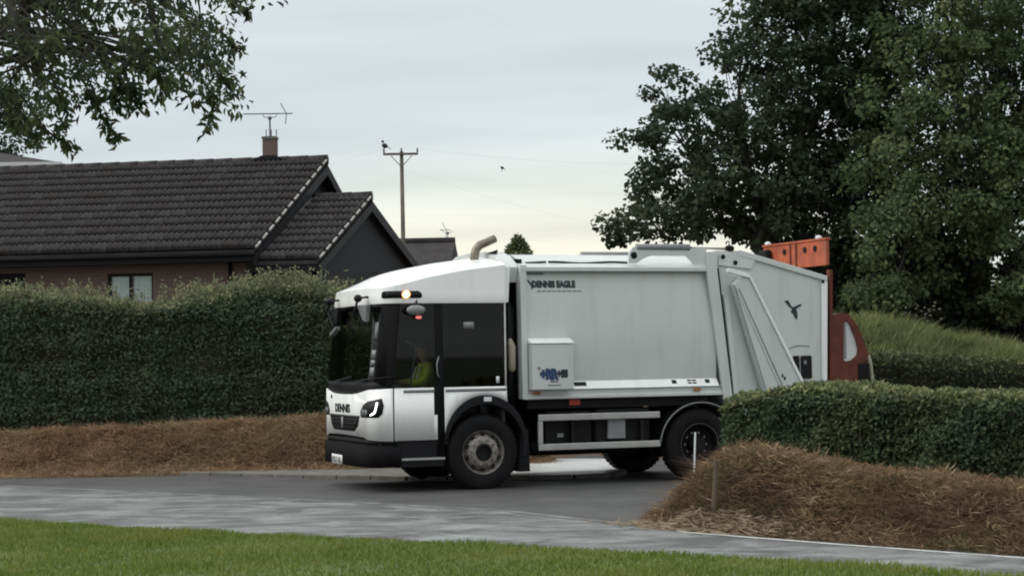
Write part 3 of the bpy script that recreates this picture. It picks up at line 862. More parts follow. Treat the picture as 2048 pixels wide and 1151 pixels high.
# small conifer far off, its tip above the lorry roof
cf = atY(1036, 470, 70)
root = empty('conifer_tree', (cf[0], 70, 0), 0, 'distant conifer whose tip shows above the lorry roof', 'tree')
n = 9000; hz = rng.random(n)**0.6
zz = cf[2]*(1-hz*0.45); rr = (cf[2]-zz)*0.62*rng.uniform(0.5, 1.05, n); aa = rng.uniform(0, 2*pi, n)
rr *= 1 + 0.3*np.sin(zz*9 + 3*np.sin(aa))
o = np.stack([rr*np.cos(aa), rr*np.sin(aa), zz - rr*0.15], 1)
dd = np.stack([np.cos(aa), np.sin(aa), 0.3+0*aa], 1) + rng.normal(size=(n, 3))*0.4
tag(link('crown', tri_mesh('crown', *leaf_arrays(o, dd, 0.16, 0.35)), leafB, root), kind='stuff')
MB().tube([(0, 0, -0.1), (0, 0, cf[2]*0.5), (0, 0, cf[2]+0.1)], [0.16, 0.09, 0.01], 7).build('trunk', bark, root, smooth=True)

# near tree at the left: drooping pinnate sprays
PL = [(-40, -60), (520, -60), (470, 0), (425, 30), (420, 75), (455, 92), (445, 130), (430, 150), (462, 178), (450, 195), (430, 200), (415, 225), (402, 235), (382, 215), (362, 200), (345, 172), (318, 168),
      (290, 180), (268, 205), (240, 215), (224, 195), (205, 180), (190, 215), (160, 225), (130, 235), (112, 190), (88, 165), (62, 180), (60, 205), (20, 200), (-40, 220)]
ptsL = crown_points(PL, 175, 16.6, 1.1, 0.14)
def sprays(tw, off):
    """separate hanging twigs at the edge of the crown"""
    res = []
    for path in ([(430, -40), (470, 5), (505, 28)], [(150, 130), (205, 235), (236, 282)], [(400, 150), (430, 200), (412, 262)], [(40, 190), (95, 262), (150, 296)], [(30, 200), (60, 262), (75, 285)], [(100, 150), (130, 215), (120, 262)], [(200, 120), (262, 180), (275, 215)], [(300, 110), (330, 170), (320, 195)], [(20, 150), (20, 230), (35, 270)], [(400, 110), (440, 150), (468, 190)], [(280, 100), (230, 150), (228, 215)], [(440, 60), (470, 95), (488, 92)]):
        Yq = 16.4 + rng.uniform(-0.5, 0.5)
        q = np.array([atY(u, v, Yq) for u, v in path])
        tw.tube([a-off for a in q], [0.010, 0.006, 0.003], 4, False)
        s = dense(q, 0.012)
        s = s[len(s)//3:]
        s = np.repeat(s, 3, 0) + rng.normal(0, 0.02, (len(s)*3, 3))
        d = rng.normal(size=(len(s), 3))*0.7 + np.array([0.2, 0, -0.6])
        res.append(leaf_arrays(s, d, 0.085, 0.36, None))
    return res
tree('ash_tree', 'near leafy tree with drooping branches across the top left corner', (-7.8, 17.4, 0.1), (-4.9, 16.9, 6.9), 0.17, ptsL, 26, 0.165, 0.08, 0.42, leafL, 14, droop=0.35, extra=sprays)
# denser darker tree farther left
PL2 = [(-260, 60), (-40, 120), (20, 165), (52, 200), (60, 245), (52, 290), (20, 320), (-260, 330)]
ptsL2 = crown_points(PL2, 150, 58.0, 1.8, 0.28)
tree('garden_tree', 'dark dense tree at the far left edge behind the bungalow roof', (-18.2, 58.0, 1.2), (-18.0, 58.0, 5.6), 0.24, ptsL2, 70, 0.48, 0.15, 0.7, leafA, 9)

# ------------------------------------------------------------------ bungalow
HY = radians(10)
E0 = np.array([-5.081, 38.0, 3.989])
ha = np.array([-cos(HY), sin(HY), 0]); hb = np.array([sin(HY), cos(HY), 0]); ez = np.array([0, 0, 1.0])
GZ = 1.1                                                       # garden level
bung = empty('bungalow', (E0[0], E0[1], GZ), 0, 'brick bungalow with dark tiled roof behind the tall hedge', 'house')
# local frame: x = towards the right end (-ha), y = away from the road (hb), z up, origin under the eave corner
bung.rotation_euler = (0, 0, -HY)
def lx(t): return -t                                           # t metres to the left of the right-hand verge
EZ = E0[2]-GZ
RUN, RISE = 5.45, 2.31
TH = math.atan2(RISE, RUN)
def tile_mesh(wd, ln):
    n = 13
    xs = np.linspace(0, wd, n); pz = 0.060*np.abs(np.sin(np.linspace(0, 3*pi, n)))**1.3
    vs = [(x, 0, 0.044+q) for x, q in zip(xs, pz)] + [(x, ln, 0.002+q) for x, q in zip(xs, pz)] + [(x, 0.004, 0.004+q*0.3) for x, q in zip(xs, pz)]
    fs = [(i, i+1, n+i+1, n+i) for i in range(n-1)] + [(2*n+i, 2*n+i+1, i+1, i) for i in range(n-1)]
    m = bpy.data.meshes.new('tile'); m.from_pydata(vs, [], fs); m.materials.append(tile_m)
    for p in m.polygons[:n-1]: p.use_smooth = True
    return m
GAUGE, TW = 0.4935, 0.345
tm = tile_mesh(TW-0.004, GAUGE+0.03)
tile_mats = [tile_m, plain('roof_tile_grey', (0.046, 0.042, 0.043), 0.85, var=0.4, nscale=5, spec=0.25, dirt=(0.20, 0.19, 0.17, 0.5)), plain('roof_tile_brown', (0.037, 0.032, 0.031), 0.85, var=0.35, nscale=3, spec=0.25)]
tms = []
for mm in tile_mats:
    q = tm.copy(); q.materials.clear(); q.materials.append(mm); tms.append(q)
def roof_part(name, x0, x1, y0, z0, run, rise, parent, mat, back=True, thick=0.08, y_ridge_extra=0.0):
    """roof deck: two slopes meeting at the ridge"""
    th = math.atan2(rise, run)
    p = [(y0, z0-thick), (y0, z0), (y0+run, z0+rise), (y0+2*run, z0), (y0+2*run, z0-thick), (y0+run, z0+rise-thick)]
    MB().prism_x(p, x0, x1).build(name, mat, parent)
deck = MB().prism_x([(0.02, EZ-0.10), (0.02, EZ-0.02), (RUN, EZ+RISE-0.02), (2*RUN, EZ-0.02), (2*RUN, EZ-0.12), (RUN, EZ+RISE-0.14)], lx(15), lx(0.05))
roof = deck.build('roof', tile_m, bung)
NR = 12
def place_tiles(parent, xright, ncol, nrow, y0, z0, th, gauge, limit=300, first=0):
    cnt = 0
    for c in range(ncol):
        for r in range(nrow):
            d = r*gauge
            o = bpy.data.objects.new('tile', tms[random.choices([0, 1, 2], [6, 2, 2])[0]])
            COL.objects.link(o); o.parent = parent
            o.location = (xright-(c+1)*TW, y0 + d*cos(th), z0 + d*sin(th))
            o.rotation_euler = (th + random.uniform(-.012, .012), random.uniform(-.012, .012), random.uniform(-.010, .010))
            cnt += 1
    return cnt
place_tiles(roof, -0.02, 25, NR, 0, EZ, TH, GAUGE)
# the tiles further left and on the rear slope, one mass
rest = MB()
tv = [tuple(v.co) for v in tm.vertices]; tf = [tuple(p.vertices) for p in tm.polygons]
for c in range(25, 43):
    for r in range(NR):
        Mx = Matrix.Translation((-0.02-(c+1)*TW, r*GAUGE*cos(TH), EZ+r*GAUGE*sin(TH))) @ Matrix.Rotation(TH, 4, 'X')
        rest.add([tuple(Mx @ Vector(q)) for q in tv], tf)
tag(rest.build('tiling', tile_m, roof), kind='stuff')
rc = MB()
for k in range(33):                                            # ridge cappings
    c = MB(); a0 = -0.0-k*0.45
    c.tube([(a0, RUN, EZ+RISE-0.015), (a0-0.44, RUN, EZ+RISE-0.02)], [0.125, 0.118], 10)
    c.build('ridge_tile', tile_m, roof, smooth=True)
for k in range(NR):                                            # mortared verge, one pale pad under each course
    d = k*GAUGE
    y, zz = d*cos(TH), EZ+d*sin(TH)
    Mx = Matrix.Translation((0.0, y, zz)) @ Matrix.Rotation(TH, 4, 'X')
    b = MB().box(-0.015, 0.026, 0.05, GAUGE*0.78, -0.005, 0.032)
    b.v = [tuple(Mx @ Vector(q)) for q in b.v]
    b.build('verge_pad', mortar, roof, bevel=0.008)
MB().prism_x([(0.04, EZ-0.30), (0.04, EZ-0.11), (RUN, EZ+RISE-0.15), (2*RUN-0.04, EZ-0.11), (2*RUN-0.04, EZ-0.30), (RUN, EZ+RISE-0.36)], -0.045, 0.005).build('bargeboard', fascia, bung)
MB().box(lx(15), -0.05, 0.045, 0.075, EZ-0.24, EZ-0.105).build('fascia_board', fascia, bung)
gt = MB().tube([(lx(15), 0.0, EZ-0.09), (-0.02, 0.0, EZ-0.10)], 0.04, 8); gt.build('gutter', fascia, bung, smooth=True)
MB().box(lx(15), -0.05, 0.08, 0.47, EZ-0.24, EZ-0.21).build('soffit', fascia, bung)
MB().tube([(lx(0.65), 0.40, EZ-0.15), (lx(0.65), 0.40, 0.0)], 0.04, 8).build('downpipe', fascia, bung, smooth=True)
# front wall with a window and a doorway opening
WY0, WY1 = 0.45, 0.70
w0, w1, wz0, wz1 = lx(3.27), lx(2.30), 1.1, 3.58-GZ
d0, d1 = lx(6.3), lx(5.05)
wl = MB()
wl.box(w1, lx(0.28), WY0, WY1, -0.2, EZ-0.215); wl.box(d1, w0, WY0, WY1, -0.2, EZ-0.215)
wl.box(lx(14.8), d0, WY0, WY1, -0.2, EZ-0.215)
wl.box(w0, w1, WY0, WY1, -0.2, wz0); wl.box(w0, w1, WY0, WY1, wz1, EZ-0.215); wl.box(d0, d1, WY0, WY1, EZ-0.35, EZ-0.215)
wl.build('front_wall', brick, bung)
MB().prism_x([(WY1, -0.2), (WY1, EZ-0.22), (RUN, EZ+RISE-0.16), (2*RUN-0.45, EZ-0.22), (2*RUN-0.45, -0.2)], -0.5, -0.28).build('gable_wall', slate, bung)
MB().box(lx(14.8), -0.5, 2*RUN-0.7, 2*RUN-0.45, -0.2, EZ-0.22).build('rear_wall', brick, bung)
win = MB()
for (a, b, c, d) in ((w0, w0+0.05, wz0, wz1), (w1-0.05, w1, wz0, wz1), (w0+0.05, w1-0.05, wz0, wz0+0.05), (w0+0.05, w1-0.05, wz1-0.05, wz1), (w0+0.44, w0+0.49, wz0+0.05, wz1-0.05)):
    win.box(a, b, WY0+0.06, WY0+0.12, c, d)
wn = win.build('window', fascia, bung)
gl_house = glass('house_glass', (0.9, 0.93, 0.92))
MB().box(w0+0.05, w0+0.44, WY0+0.085, WY0+0.093, wz0+0.05, wz1-0.05).build('pane', gl_house, wn)
MB().box(w0+0.49, w1-0.05, WY0+0.085, WY0+0.093, wz0+0.05, wz1-0.05).build('pane', gl_house, wn)
def curtain_part(a, b):
    n = 22; m = MB()
    vs = [(a+(b-a)*i/n, WY0+0.125+0.012*sin(i*1.9), zz) for zz in (wz0+0.05, wz1-0.06) for i in range(n+1)]
    m.add(vs, [(i, i+1, n+2+i, n+1+i) for i in range(n)])
    o = m.build('curtain', curtain, wn, smooth=True)
curtain_part(w0+0.04, w0+0.42); curtain_part(w0+0.52, w1-0.04)
MB().box(w0-0.06, w1+0.06, WY0-0.04, WY0+0.06, wz0-0.06, wz0-0.003).build('sill', concr, wn)
MB().box(w0+0.003, w1-0.003, WY1+0.3, WY1+0.34, wz0-0.3, wz1+0.2).build('room_wall', slate, wn)
dr = MB().box(d0, d1, WY0+0.14, WY0+0.19, -0.15, EZ-0.36).build('door', fascia, bung)
MB().box(d1-0.16, d1-0.12, WY0+0.10, WY0+0.14, 0.95, 1.1).build('handle', metalg, dr)
# extension at the right-hand end
XP = 1.25
PR, PH, PR2 = 4.33, 1.59, 5.9
pz = EZ-0.222; py = 0.22
PT = math.atan2(PH, PR)
er = MB().prism_x([(py+0.02, pz-0.10), (py+0.02, pz-0.02), (py+PR, pz+PH-0.02), (py+PR+PR2, pz-0.02), (py+PR+PR2, pz-0.12), (py+PR, pz+PH-0.14)], -0.27, XP-0.05).build('extension_roof', tile_m, bung)
pg = sqrt(PR*PR+PH*PH)/9.0
for c in range(4):
    for r in range(9):
        d = r*pg
        o = bpy.data.objects.new('tile', tms[random.choices([0, 1, 2], [6, 2, 2])[0]])
        COL.objects.link(o); o.parent = er
        o.location = (XP-0.02-(c+1)*TW, py+d*cos(PT), pz+d*sin(PT)); o.rotation_euler = (PT, 0, 0)
for k in range(9):
    d = k*pg
    Mx = Matrix.Translation((XP, py+d*cos(PT), pz+d*sin(PT))) @ Matrix.Rotation(PT, 4, 'X')
    b = MB().box(-0.015, 0.026, 0.05, pg*0.78, -0.005, 0.032); b.v = [tuple(Mx @ Vector(q)) for q in b.v]
    b.build('verge_pad', mortar, er, bevel=0.008)
for k in range(3):
    MB().tube([(XP-k*0.45, py+PR, pz+PH-0.015), (XP-k*0.45-0.44, py+PR, pz+PH-0.02)], [0.125, 0.118], 10).build('ridge_tile', tile_m, er, smooth=True)
Mx = Matrix.Translation((-0.26, py, pz)) @ Matrix.Rotation(PT, 4, 'X')
ls = MB().box(0.0, 0.24, 0.1, sqrt(PR*PR+PH*PH)*0.93, 0.03, 0.075); ls.v = [tuple(Mx @ Vector(q)) for q in ls.v]
ls.build('lead_flashing', greyp, er)
MB().prism_x([(py+0.04, pz-0.28), (py+0.04, pz-0.11), (py+PR, pz+PH-0.15), (py+PR+PR2-0.04, pz-0.11), (py+PR+PR2-0.04, pz-0.28), (py+PR, pz+PH-0.34)], XP-0.045, XP+0.005).build('bargeboard', fascia, er)
MB().prism_x([(py+0.4, pz-0.30), (py+0.4, pz-0.22), (py+PR, pz+PH-0.18), (py+PR+PR2-0.4, pz-0.22), (py+PR+PR2-0.4, pz-0.30)], XP-0.26, XP-0.16).build('gable_cladding', slate, er)
MB().box(XP-0.28, XP-0.10, py+0.3, py+PR+PR2-0.3, pz-0.48, pz-0.305).build('beam', fascia, er)
MB().box(-0.27, XP-0.06, py+0.045, py+0.075, pz-0.24, pz-0.105).build('fascia_board', fascia, er)
MB().box(-0.28, XP-0.29, py+0.45, py+0.65, -0.2, pz-0.3).build('extension_wall', slate, er)
for (a, b, mt) in ((0.85, 1.75, render_g), (2.35, PR+PR2-0.6, render_w)):
    MB().box(XP-0.35, XP-0.2, py+a, py+b, -0.2, pz-0.50).build('end_wall', mt, er)
MB().box(XP-0.55, XP-0.40, py+0.66, py+PR+PR2-0.6, -0.2, pz-0.5).build('inner_wall', slate, er)
# chimney
cpx = -1.36; cpy = RUN+0.05; cz = EZ+RISE
ch = MB().box(cpx-0.14, cpx+0.14, cpy-0.14, cpy+0.14, cz-0.5, cz+0.50).build('chimney', brick, bung)
MB().box(cpx-0.155, cpx+0.155, cpy-0.155, cpy+0.155, cz+0.502, cz+0.56).build('crown', concr, ch)
MB().prism([(cpx-0.40, cz+0.02), (cpx-0.15, cz+0.12), (cpx+0.15, cz+0.12), (cpx+0.40, cz+0.02)], cpy-0.2, cpy+0.2).build('lead_flashing', fascia, ch)
for dx in (-0.12, 0.0, 0.12):
    MB().tube([(cpx+dx, cpy+0.1, cz+0.55), (cpx+dx, cpy+0.1, cz+0.74)], 0.012, 6).build('cowl_rod', metalg, ch)

# ------------------------------------------------------------------ aerials, pole, wires, birds, far houses
def aerial(name, label, loc, scale, boomL, boomR, mast):
    r = empty(name, loc, 0, label, 'aerial')
    MB().tube([(0, 0, 0), (0, 0, mast)], 0.022*scale, 6).build('mast', metalg, r)
    MB().tube([(-boomL, 0, mast+0.08), (boomR, 0, mast+0.08)], 0.014*scale, 6).build('boom', metalg, r)
    MB().tube([(-0.16, 0, mast+0.07), (-0.14, 0, mast+0.01), (0, 0, mast-0.02), (0.14, 0, mast+0.01), (0.16, 0, mast+0.07)], 0.009*scale, 5).build('bracket', metalg, r)
    MB().ellipsoid((0, 0, mast-0.02), (0.045, 0.045, 0.05), 8, 6).build('clamp', metalg, r)
    n = 11
    for k in range(n):
        x = -boomL + (boomL+boomR-0.25)*k/n
        MB().tube([(x, -0.08, mast+0.08), (x, 0.08, mast+0.10)], 0.006*scale, 4).build('director', metalg, r)
    for s in (-1, 1):
        MB().tube([(boomR-0.14, 0, mast+0.08), (boomR-0.22-0.06*s, 0.05*s, mast+0.08+0.24*s)], 0.012*scale, 5).build('reflector', metalg, r)
    return r
cw_ = bung.matrix_basis @ Vector((cpx, cpy, cz+0.55))
aerial('television_aerial', 'television aerial with long boom on the bungalow chimney', tuple(cw_), 1.0, 0.60, 0.52, 0.46)

pb = atY(810, 600, 55); pt_ = atY(803, 303, 55)
pole = empty('utility_pole', (pb[0], 55, 0), 0, 'wooden utility pole with crossarm behind the bungalow', 'utility pole')
dx = pt_[0]-pb[0]; zt = pt_[2]
MB().tube([(0, 0, -0.3), (dx*0.5, 0, zt*0.5), (dx, 0, zt)], [0.085, 0.070, 0.055], 10).build('shaft', polew, pole, smooth=True)
MB().box(dx-0.52, dx+0.48, -0.13, -0.05, zt-0.11, zt-0.05).build('crossarm', polew, pole)
for s in (-0.50, 0.46, 0.0):
    MB().tube([(dx+s, -0.09, zt-0.05), (dx+s, -0.09, zt+0.02), (dx+s, -0.09, zt+0.09)], [0.02, 0.03, 0.02], 7).build('insulator', metalg, pole)
for s in (-1, 1):
    MB().tube([(dx+0.30*s, -0.09, zt-0.13), (dx, -0.09, zt-0.45)], 0.012, 5).build('brace', metalg, pole)
def wire(label, a, b, sag, r=0.0012):
    P = [np.array(a)*(1-t)+np.array(b)*t - np.array([0, 0, sag])*4*t*(1-t) for t in np.linspace(0, 1, 17)]
    o = MB().tube([p-P[0] for p in P], r, 4).build('overhead_wire', metalg); o.location = P[0]
    tag(o, label, 'wire')
for s, nm, b in ((-0.5, 'thin overhead wire running left from the utility pole', (-16, 62, 6.6)), (0.46, 'thin overhead wire running right from the utility pole to the dark tree', (9, 62, 8.1))):
    wire(nm, (pb[0]+dx+s, 54.91, zt+0.08), b, 0.35)
wire('lower overhead wire running right from the utility pole', (pb[0]+dx, 54.91, zt-0.5), (10, 66, 5.2), 0.5)
def bird(label, loc, s=1.0, rz=0.0):
    m = MB()
    m.ellipsoid((0, 0, 0.11), (0.075*s, 0.05*s, 0.06*s), 10, 7).ellipsoid((-0.07*s, 0, 0.175*s), (0.035*s, 0.032*s, 0.033*s), 8, 6)
    m.add([(-0.10*s, 0.012*s, 0.18*s), (-0.10*s, -0.012*s, 0.18*s), (-0.145*s, 0, 0.168*s)], [(0, 1, 2)])
    m.add([(0.05*s, 0.03*s, 0.11), (0.05*s, -0.03*s, 0.11), (0.17*s, -0.02*s, 0.05), (0.17*s, 0.02*s, 0.05), (0.11*s, 0, 0.10)], [(0, 1, 2, 3), (0, 4, 1), (1, 4, 2), (2, 4, 3), (3, 4, 0)])
    m.tube([(0, 0.015, 0), (0, 0.015, 0.07)], 0.006, 4).tube([(0, -0.015, 0), (0, -0.015, 0.07)], 0.006, 4)
    o = m.build('bird', birdm, smooth=True); o.location = loc; o.rotation_euler = (0, 0.25, rz)
    return tag(o, label, 'bird', 'birds')
bird('dark bird perched on the left end of the pole crossarm', (pb[0]+dx-0.50, 54.91, zt+0.06), 1.2, 0.3)
q = atY(1003, 336, 59.0)
bird('dark bird sitting on the overhead wire in open sky', (q[0], q[1], q[2]-0.1), 0.7, 0.2)

def small_house(name, label, loc, rz, L_, W_, eave, rise, wallm, hip=0.0):
    r = empty(name, loc, rz, label, 'house')
    MB().box(0, L_, 0.3, W_-0.3, -0.3, eave).build('wall', wallm, r)
    v = [(-0.3, 0, eave), (L_+0.3, 0, eave), (L_+0.3, W_, eave), (-0.3, W_, eave), (hip-0.3*(hip == 0), W_/2, eave+rise), (L_-hip+0.3*(hip == 0), W_/2, eave+rise)]
    rf = MB().add(v, [(0, 1, 5, 4), (2, 3, 4, 5), (0, 4, 3), (1, 2, 5), (3, 2, 1, 0)]).build('roof', tile_m, r)
    MB().tube([v[4], v[5]], 0.12, 8).build('ridge', tile_m, rf, smooth=True)
    MB().box(-0.32, L_+0.32, -0.05, -0.005, eave-0.14, eave+0.02).build('fascia_board', fascia if not hip else render_w, r)
    for k in range(2):
        x = L_*(0.28+0.42*k)
        wf = MB().box(x, x+1.0, 0.24, 0.295, eave-1.5, eave-0.35).build('window', render_w, r)
        MB().box(x+0.08, x+0.92, 0.225, 0.237, eave-1.42, eave-0.43).build('pane', gl_dark, wf)
    return r
h2 = atY(900, 485, 62)
small_house('cottage', 'distant house with small dark roof between bungalow and lorry', (h2[0]-6.2, 59.8, 0.6), radians(-4), 5.9, 5.2, 3.6, 1.32, brick)
qa = atY(895, 486, 61.6)
aerial('television_aerial', 'small television aerial on the distant house beside the lorry cab roof', (qa[0], qa[1]+0.4, qa[2]-0.25), 0.8, 0.25, 0.10, 0.62)
h3 = atY(143, 328, 52)
small_house('pale_house', 'white walled house with hipped roof at the far left behind the bungalow', (h3[0]-11.4, 50.6, 1.0), radians(4), 11.0, 6.0, h3[2]-1.0-0.02, 0.62, render_w, hip=2.0)

# wooden post and cane on the verge
pz0 = float(H(2.0, 19.55))
pm = MB().tube([(0.0, 0, -0.25), (0.02, 0.0, 0.2), (0.05, 0, 0.70-pz0)], [0.030, 0.029, 0.027], 8)
o = pm.build('wooden_post', timber, smooth='auto'); o.location = (2.0, 19.55, pz0)
tag(o, 'short leaning wooden post on the brown verge beside the road', 'post')
cz0 = float(H(2.06, 22.0))
o = MB().tube([(-0.03, 0, -0.1), (0.01, 0, 0.89-cz0)], [0.012, 0.011], 6).build('marker_cane', wcard); o.location = (2.06, 22.0, cz0)
tag(o, 'thin white cane on the bank in front of the rear wheel', 'cane')
#PART3
# ------------------------------------------------------------------ refuse lorry
# local frame: x = towards the tail (0 at the front axle), y = away from the near side (0..2.5), z up
YAW = radians(21)
TR = empty('refuse_lorry', (-0.413, 26.0, 0.0), YAW, 'white refuse lorry with orange bin lift turning out of the side road', 'lorry')
Wd = 2.5; RC = 0.30; XF = -1.55; XR = 0.34
S1 = XR + 1.25; S2 = S1 + RC*pi/2; S3 = S2 + (Wd-2*RC); S4 = S3 + RC*pi/2; S5 = S4 + S1
def cabpt(s, zz, off=0.0):
    """point on the cab's skin: s metres round the plan outline from the near rear edge, zz height"""
    if s < S1: x, y, nx, ny = XR-s, 0.0, 0.0, -1.0
    elif s < S2:
        a = (s-S1)/RC; x, y, nx, ny = -1.25-RC*sin(a), RC-RC*cos(a), -sin(a), -cos(a)
    elif s < S3:
        y = RC+(s-S2); q = (y-1.25)/0.95; x, nx, ny = XF-0.035*(1-q*q), -1.0, 0.07*q
    elif s < S4:
        a = (s-S3)/RC; x, y, nx, ny = XF+RC*(1-cos(a)), Wd-RC+RC*sin(a), -cos(a), sin(a)
    else: x, y, nx, ny = -1.25+(s-S4), Wd, 0.0, 1.0
    wf = min(1, max(0, (-1.0-x)/0.35))
    lean = 0.13*max(0, zz-1.42)/1.1 - 0.02*max(0, min(1, (1.42-zz)/0.7))*0
    return Vector((x + wf*lean + nx*off, y + ny*off, zz))
MIR = S5
def cab_patch(name, polys, off, thick, mat, parent=TR, label=None, step=0.05):
    bm = bmesh.new()
    for poly in polys:
        f = bm.faces.new([bm.verts.new((p[0], p[1], 0)) for p in poly])
    lo = min(p[0] for q in polys for p in q); hi = max(p[0] for q in polys for p in q)
    zlo = min(p[1] for q in polys for p in q); zhi = max(p[1] for q in polys for p in q)
    cuts = [c for c in np.arange(lo+step, hi, step)]
    for c in cuts:
        if lo < c < hi:
            bmesh.ops.bisect_plane(bm, geom=bm.verts[:]+bm.edges[:]+bm.faces[:], plane_co=(c, 0, 0), plane_no=(1, 0, 0))
    for c in (1.42,):
        if zlo < c < zhi:
            bmesh.ops.bisect_plane(bm, geom=bm.verts[:]+bm.edges[:]+bm.faces[:], plane_co=(0, c, 0), plane_no=(0, 1, 0))
    for v in bm.verts: v.co = cabpt(v.co.x, v.co.y, off)
    bmesh.ops.recalc_face_normals(bm, faces=bm.faces)
    ctr = Vector((-0.5, 1.25, 1.5))
    bm.normal_update()
    for f in bm.faces:
        if f.normal.dot(f.calc_center_median()-ctr) < 0: f.normal_flip()
    m = bpy.data.meshes.new(name); bm.to_mesh(m); bm.free()
    o = link(name, m, mat, parent, smooth=True, label=label)
    if thick:
        sd_ = o.modifiers.new('thickness', 'SOLIDIFY'); sd_.thickness = thick; sd_.offset = -1
    return o
def mir(poly): return [(MIR-p[0], p[1]) for p in poly][::-1]
def sx(x): return XR - x
def ell(cx, cz, rx, rz, a0, a1, n): return [(cx+rx*cos(radians(a0+(a1-a0)*i/n)), cz+rz*sin(radians(a0+(a1-a0)*i/n))) for i in range(n+1)]

# cab lower front
fp_ = [(1.62, .685), (1.80, .69), (2.0, .705), (2.15, .735), (2.6, .745), (3.011, .75)]
tp_ = [(3.011, 1.30), (2.6, 1.305), (2.35, 1.32), (2.15, 1.345), (1.95, 1.37), (1.62, 1.385)]
half = fp_ + tp_
full = fp_ + mir(fp_)[1:] + mir(tp_)[:-1] + tp_
fpan = cab_patch('front_panel', [full], 0.02, 0.03, white)
cab_patch('cowl_panel', [[(1.63, 1.24), (MIR-1.63, 1.24), (MIR-1.63, 1.49), (1.63, 1.49)]], -0.005, 0.02, black)
cab_patch('lower_apron', [[(1.45, .36), (MIR-1.45, .36), (MIR-1.45, .80), (1.45, .80)]], -0.03, 0.02, black)
gr = cab_patch('grille', [[(2.5, .805), (3.52, .805), (3.66, .88), (3.74, 1.02), (2.28, 1.02), (2.36, .88)]], 0.026, 0.02, black)
for zz in (0.85, 0.90, 0.95, 0.99):
    cab_patch('grille_bar', [[(2.5-0.2*(zz-.805)/.2, zz), (3.52+0.2*(zz-.805)/.2, zz), (3.52+0.2*(zz-.805)/.2, zz+.014), (2.5-0.2*(zz-.805)/.2, zz+.014)]], 0.036, 0.01, chass, gr)
cab_patch('badge', [[(2.97, .84), (3.05, .84), (3.05, .99), (2.97, .99)]], 0.042, 0.012, greyp, gr)
lampp = [(2.23, 1.0), (2.24, 1.08), (2.14, 1.165), (1.98, 1.215), (1.76, 1.255), (1.735, 1.16), (1.755, 1.05), (1.81, 1.0)]
drlp = [(1.805, 1.20), (1.83, 1.205), (1.85, 1.12), (1.87, 1.07), (1.93, 1.042), (1.93, 1.022), (1.87, 1.04), (1.84, 1.07), (1.825, 1.13)]
for fn in (lambda p: p, mir):
    hl = cab_patch('headlamp', [fn(lampp)], 0.026, 0.02, black, label='black angular headlamp with lit white running light')
    cab_patch('running_light', [fn(drlp)], 0.034, 0.006, drl, hl, step=0.02)
    for cs in (2.03, 2.13):
        cab_patch('lens', [fn([(cs+0.038*cos(a), 1.065+0.045*sin(a)) for a in np.linspace(0, 2*pi, 13)[:-1]])], 0.032, 0.006, greyp, hl, step=0.02)
cab_patch('marker_lamp', [[(2.43+0.022*cos(a), 1.262+0.028*sin(a)) for a in np.linspace(0, 2*pi, 13)[:-1]]], 0.03, 0.008, drl, fpan, step=0.02)
cab_patch('sensor', [[(3.64+0.03*cos(a), 1.262+0.026*sin(a)) for a in np.linspace(0, 2*pi, 13)[:-1]]], 0.03, 0.008, black, fpan, step=0.02)

def text_mesh(body, size, bold=0.0, spacing=1.0):
    c = bpy.data.curves.new('lettering', 'FONT')
    c.body = body; c.size = size; c.offset = bold; c.space_character = spacing; c.align_x = 'CENTER'; c.align_y = 'CENTER'
    c.resolution_u = 3
    o = bpy.data.objects.new('lettering_tmp', c); COL.objects.link(o)
    dg = bpy.context.evaluated_depsgraph_get(); dg.update()
    m = bpy.data.meshes.new_from_object(o.evaluated_get(dg))
    bpy.data.objects.remove(o); bpy.data.curves.remove(c)
    m.materials.clear()
    return m
def text_on_front(body, size, s, zz, mat, off, parent, bold=0.0, sxs=1.0):
    m = text_mesh(body, size, bold)
    for v in m.vertices: v.co = cabpt(s - v.co.x*sxs, zz + v.co.y, off)
    return link('lettering', m, mat, parent)
def text_on_side(body, size, x, y, zz, mat, parent, bold=0.0, sxs=1.0, dz=None):
    m = text_mesh(body, size, bold)
    for v in m.vertices: v.co = Vector((x + v.co.x*sxs, y, zz + v.co.y))
    return link('lettering', m, mat, parent)
text_on_front('DENNIS', 0.150, 3.06, 1.105, darkink, 0.0245, fpan, bold=0.008, sxs=1.42)
text_on_front('elite', 0.06, 2.36, 0.775, greyink, 0.0245, fpan, bold=0.002)

# bumper, plate, step
bump_ = cab_patch('bumper', [[(1.52, .345), (1.9, .335), (3.011, .335), (MIR-1.9, .335), (MIR-1.52, .345), (MIR-1.52, .60), (MIR-1.9, .635), (3.011, .645), (1.9, .635), (1.52, .60)]], 0.05, 0.10, pillar_m)
cab_patch('bumper_ledge', [[(1.55, .645), (MIR-1.55, .645), (MIR-1.55, .70), (1.55, .70)]], 0.005, 0.02, chass)
npl = cab_patch('number_plate', [[(2.97, .335), (3.51, .335), (3.51, .465), (2.97, .465)]], 0.062, 0.01, platem, label='white front number plate with dark characters')
text_on_front('WX17 NLL', 0.105, 3.24, 0.395, darkink, 0.0635, npl, bold=0.003, sxs=0.98)
def box(name, x0, x1, y0, y1, z0, z1, mat, parent=TR, bevel=0.0, label=None): return MB().box(x0, x1, y0, y1, z0, z1).build(name, mat, parent, bevel, label=label)
def prism(name, poly, y0, y1, mat, parent=TR, bevel=0.0, label=None): return MB().prism(poly, y0, y1).build(name, mat, parent, bevel, label=label)
sill = box('sill', -1.24, -0.56, 0.012, 0.12, 0.33, 0.69, black, bevel=0.01)
box('step_edge', -1.30, -0.56, -0.012, 0.01, 0.425, 0.455, alu, sill)
box('sill', -1.24, 0.3, Wd-0.12, Wd-0.012, 0.33, 0.69, black, bevel=0.01)

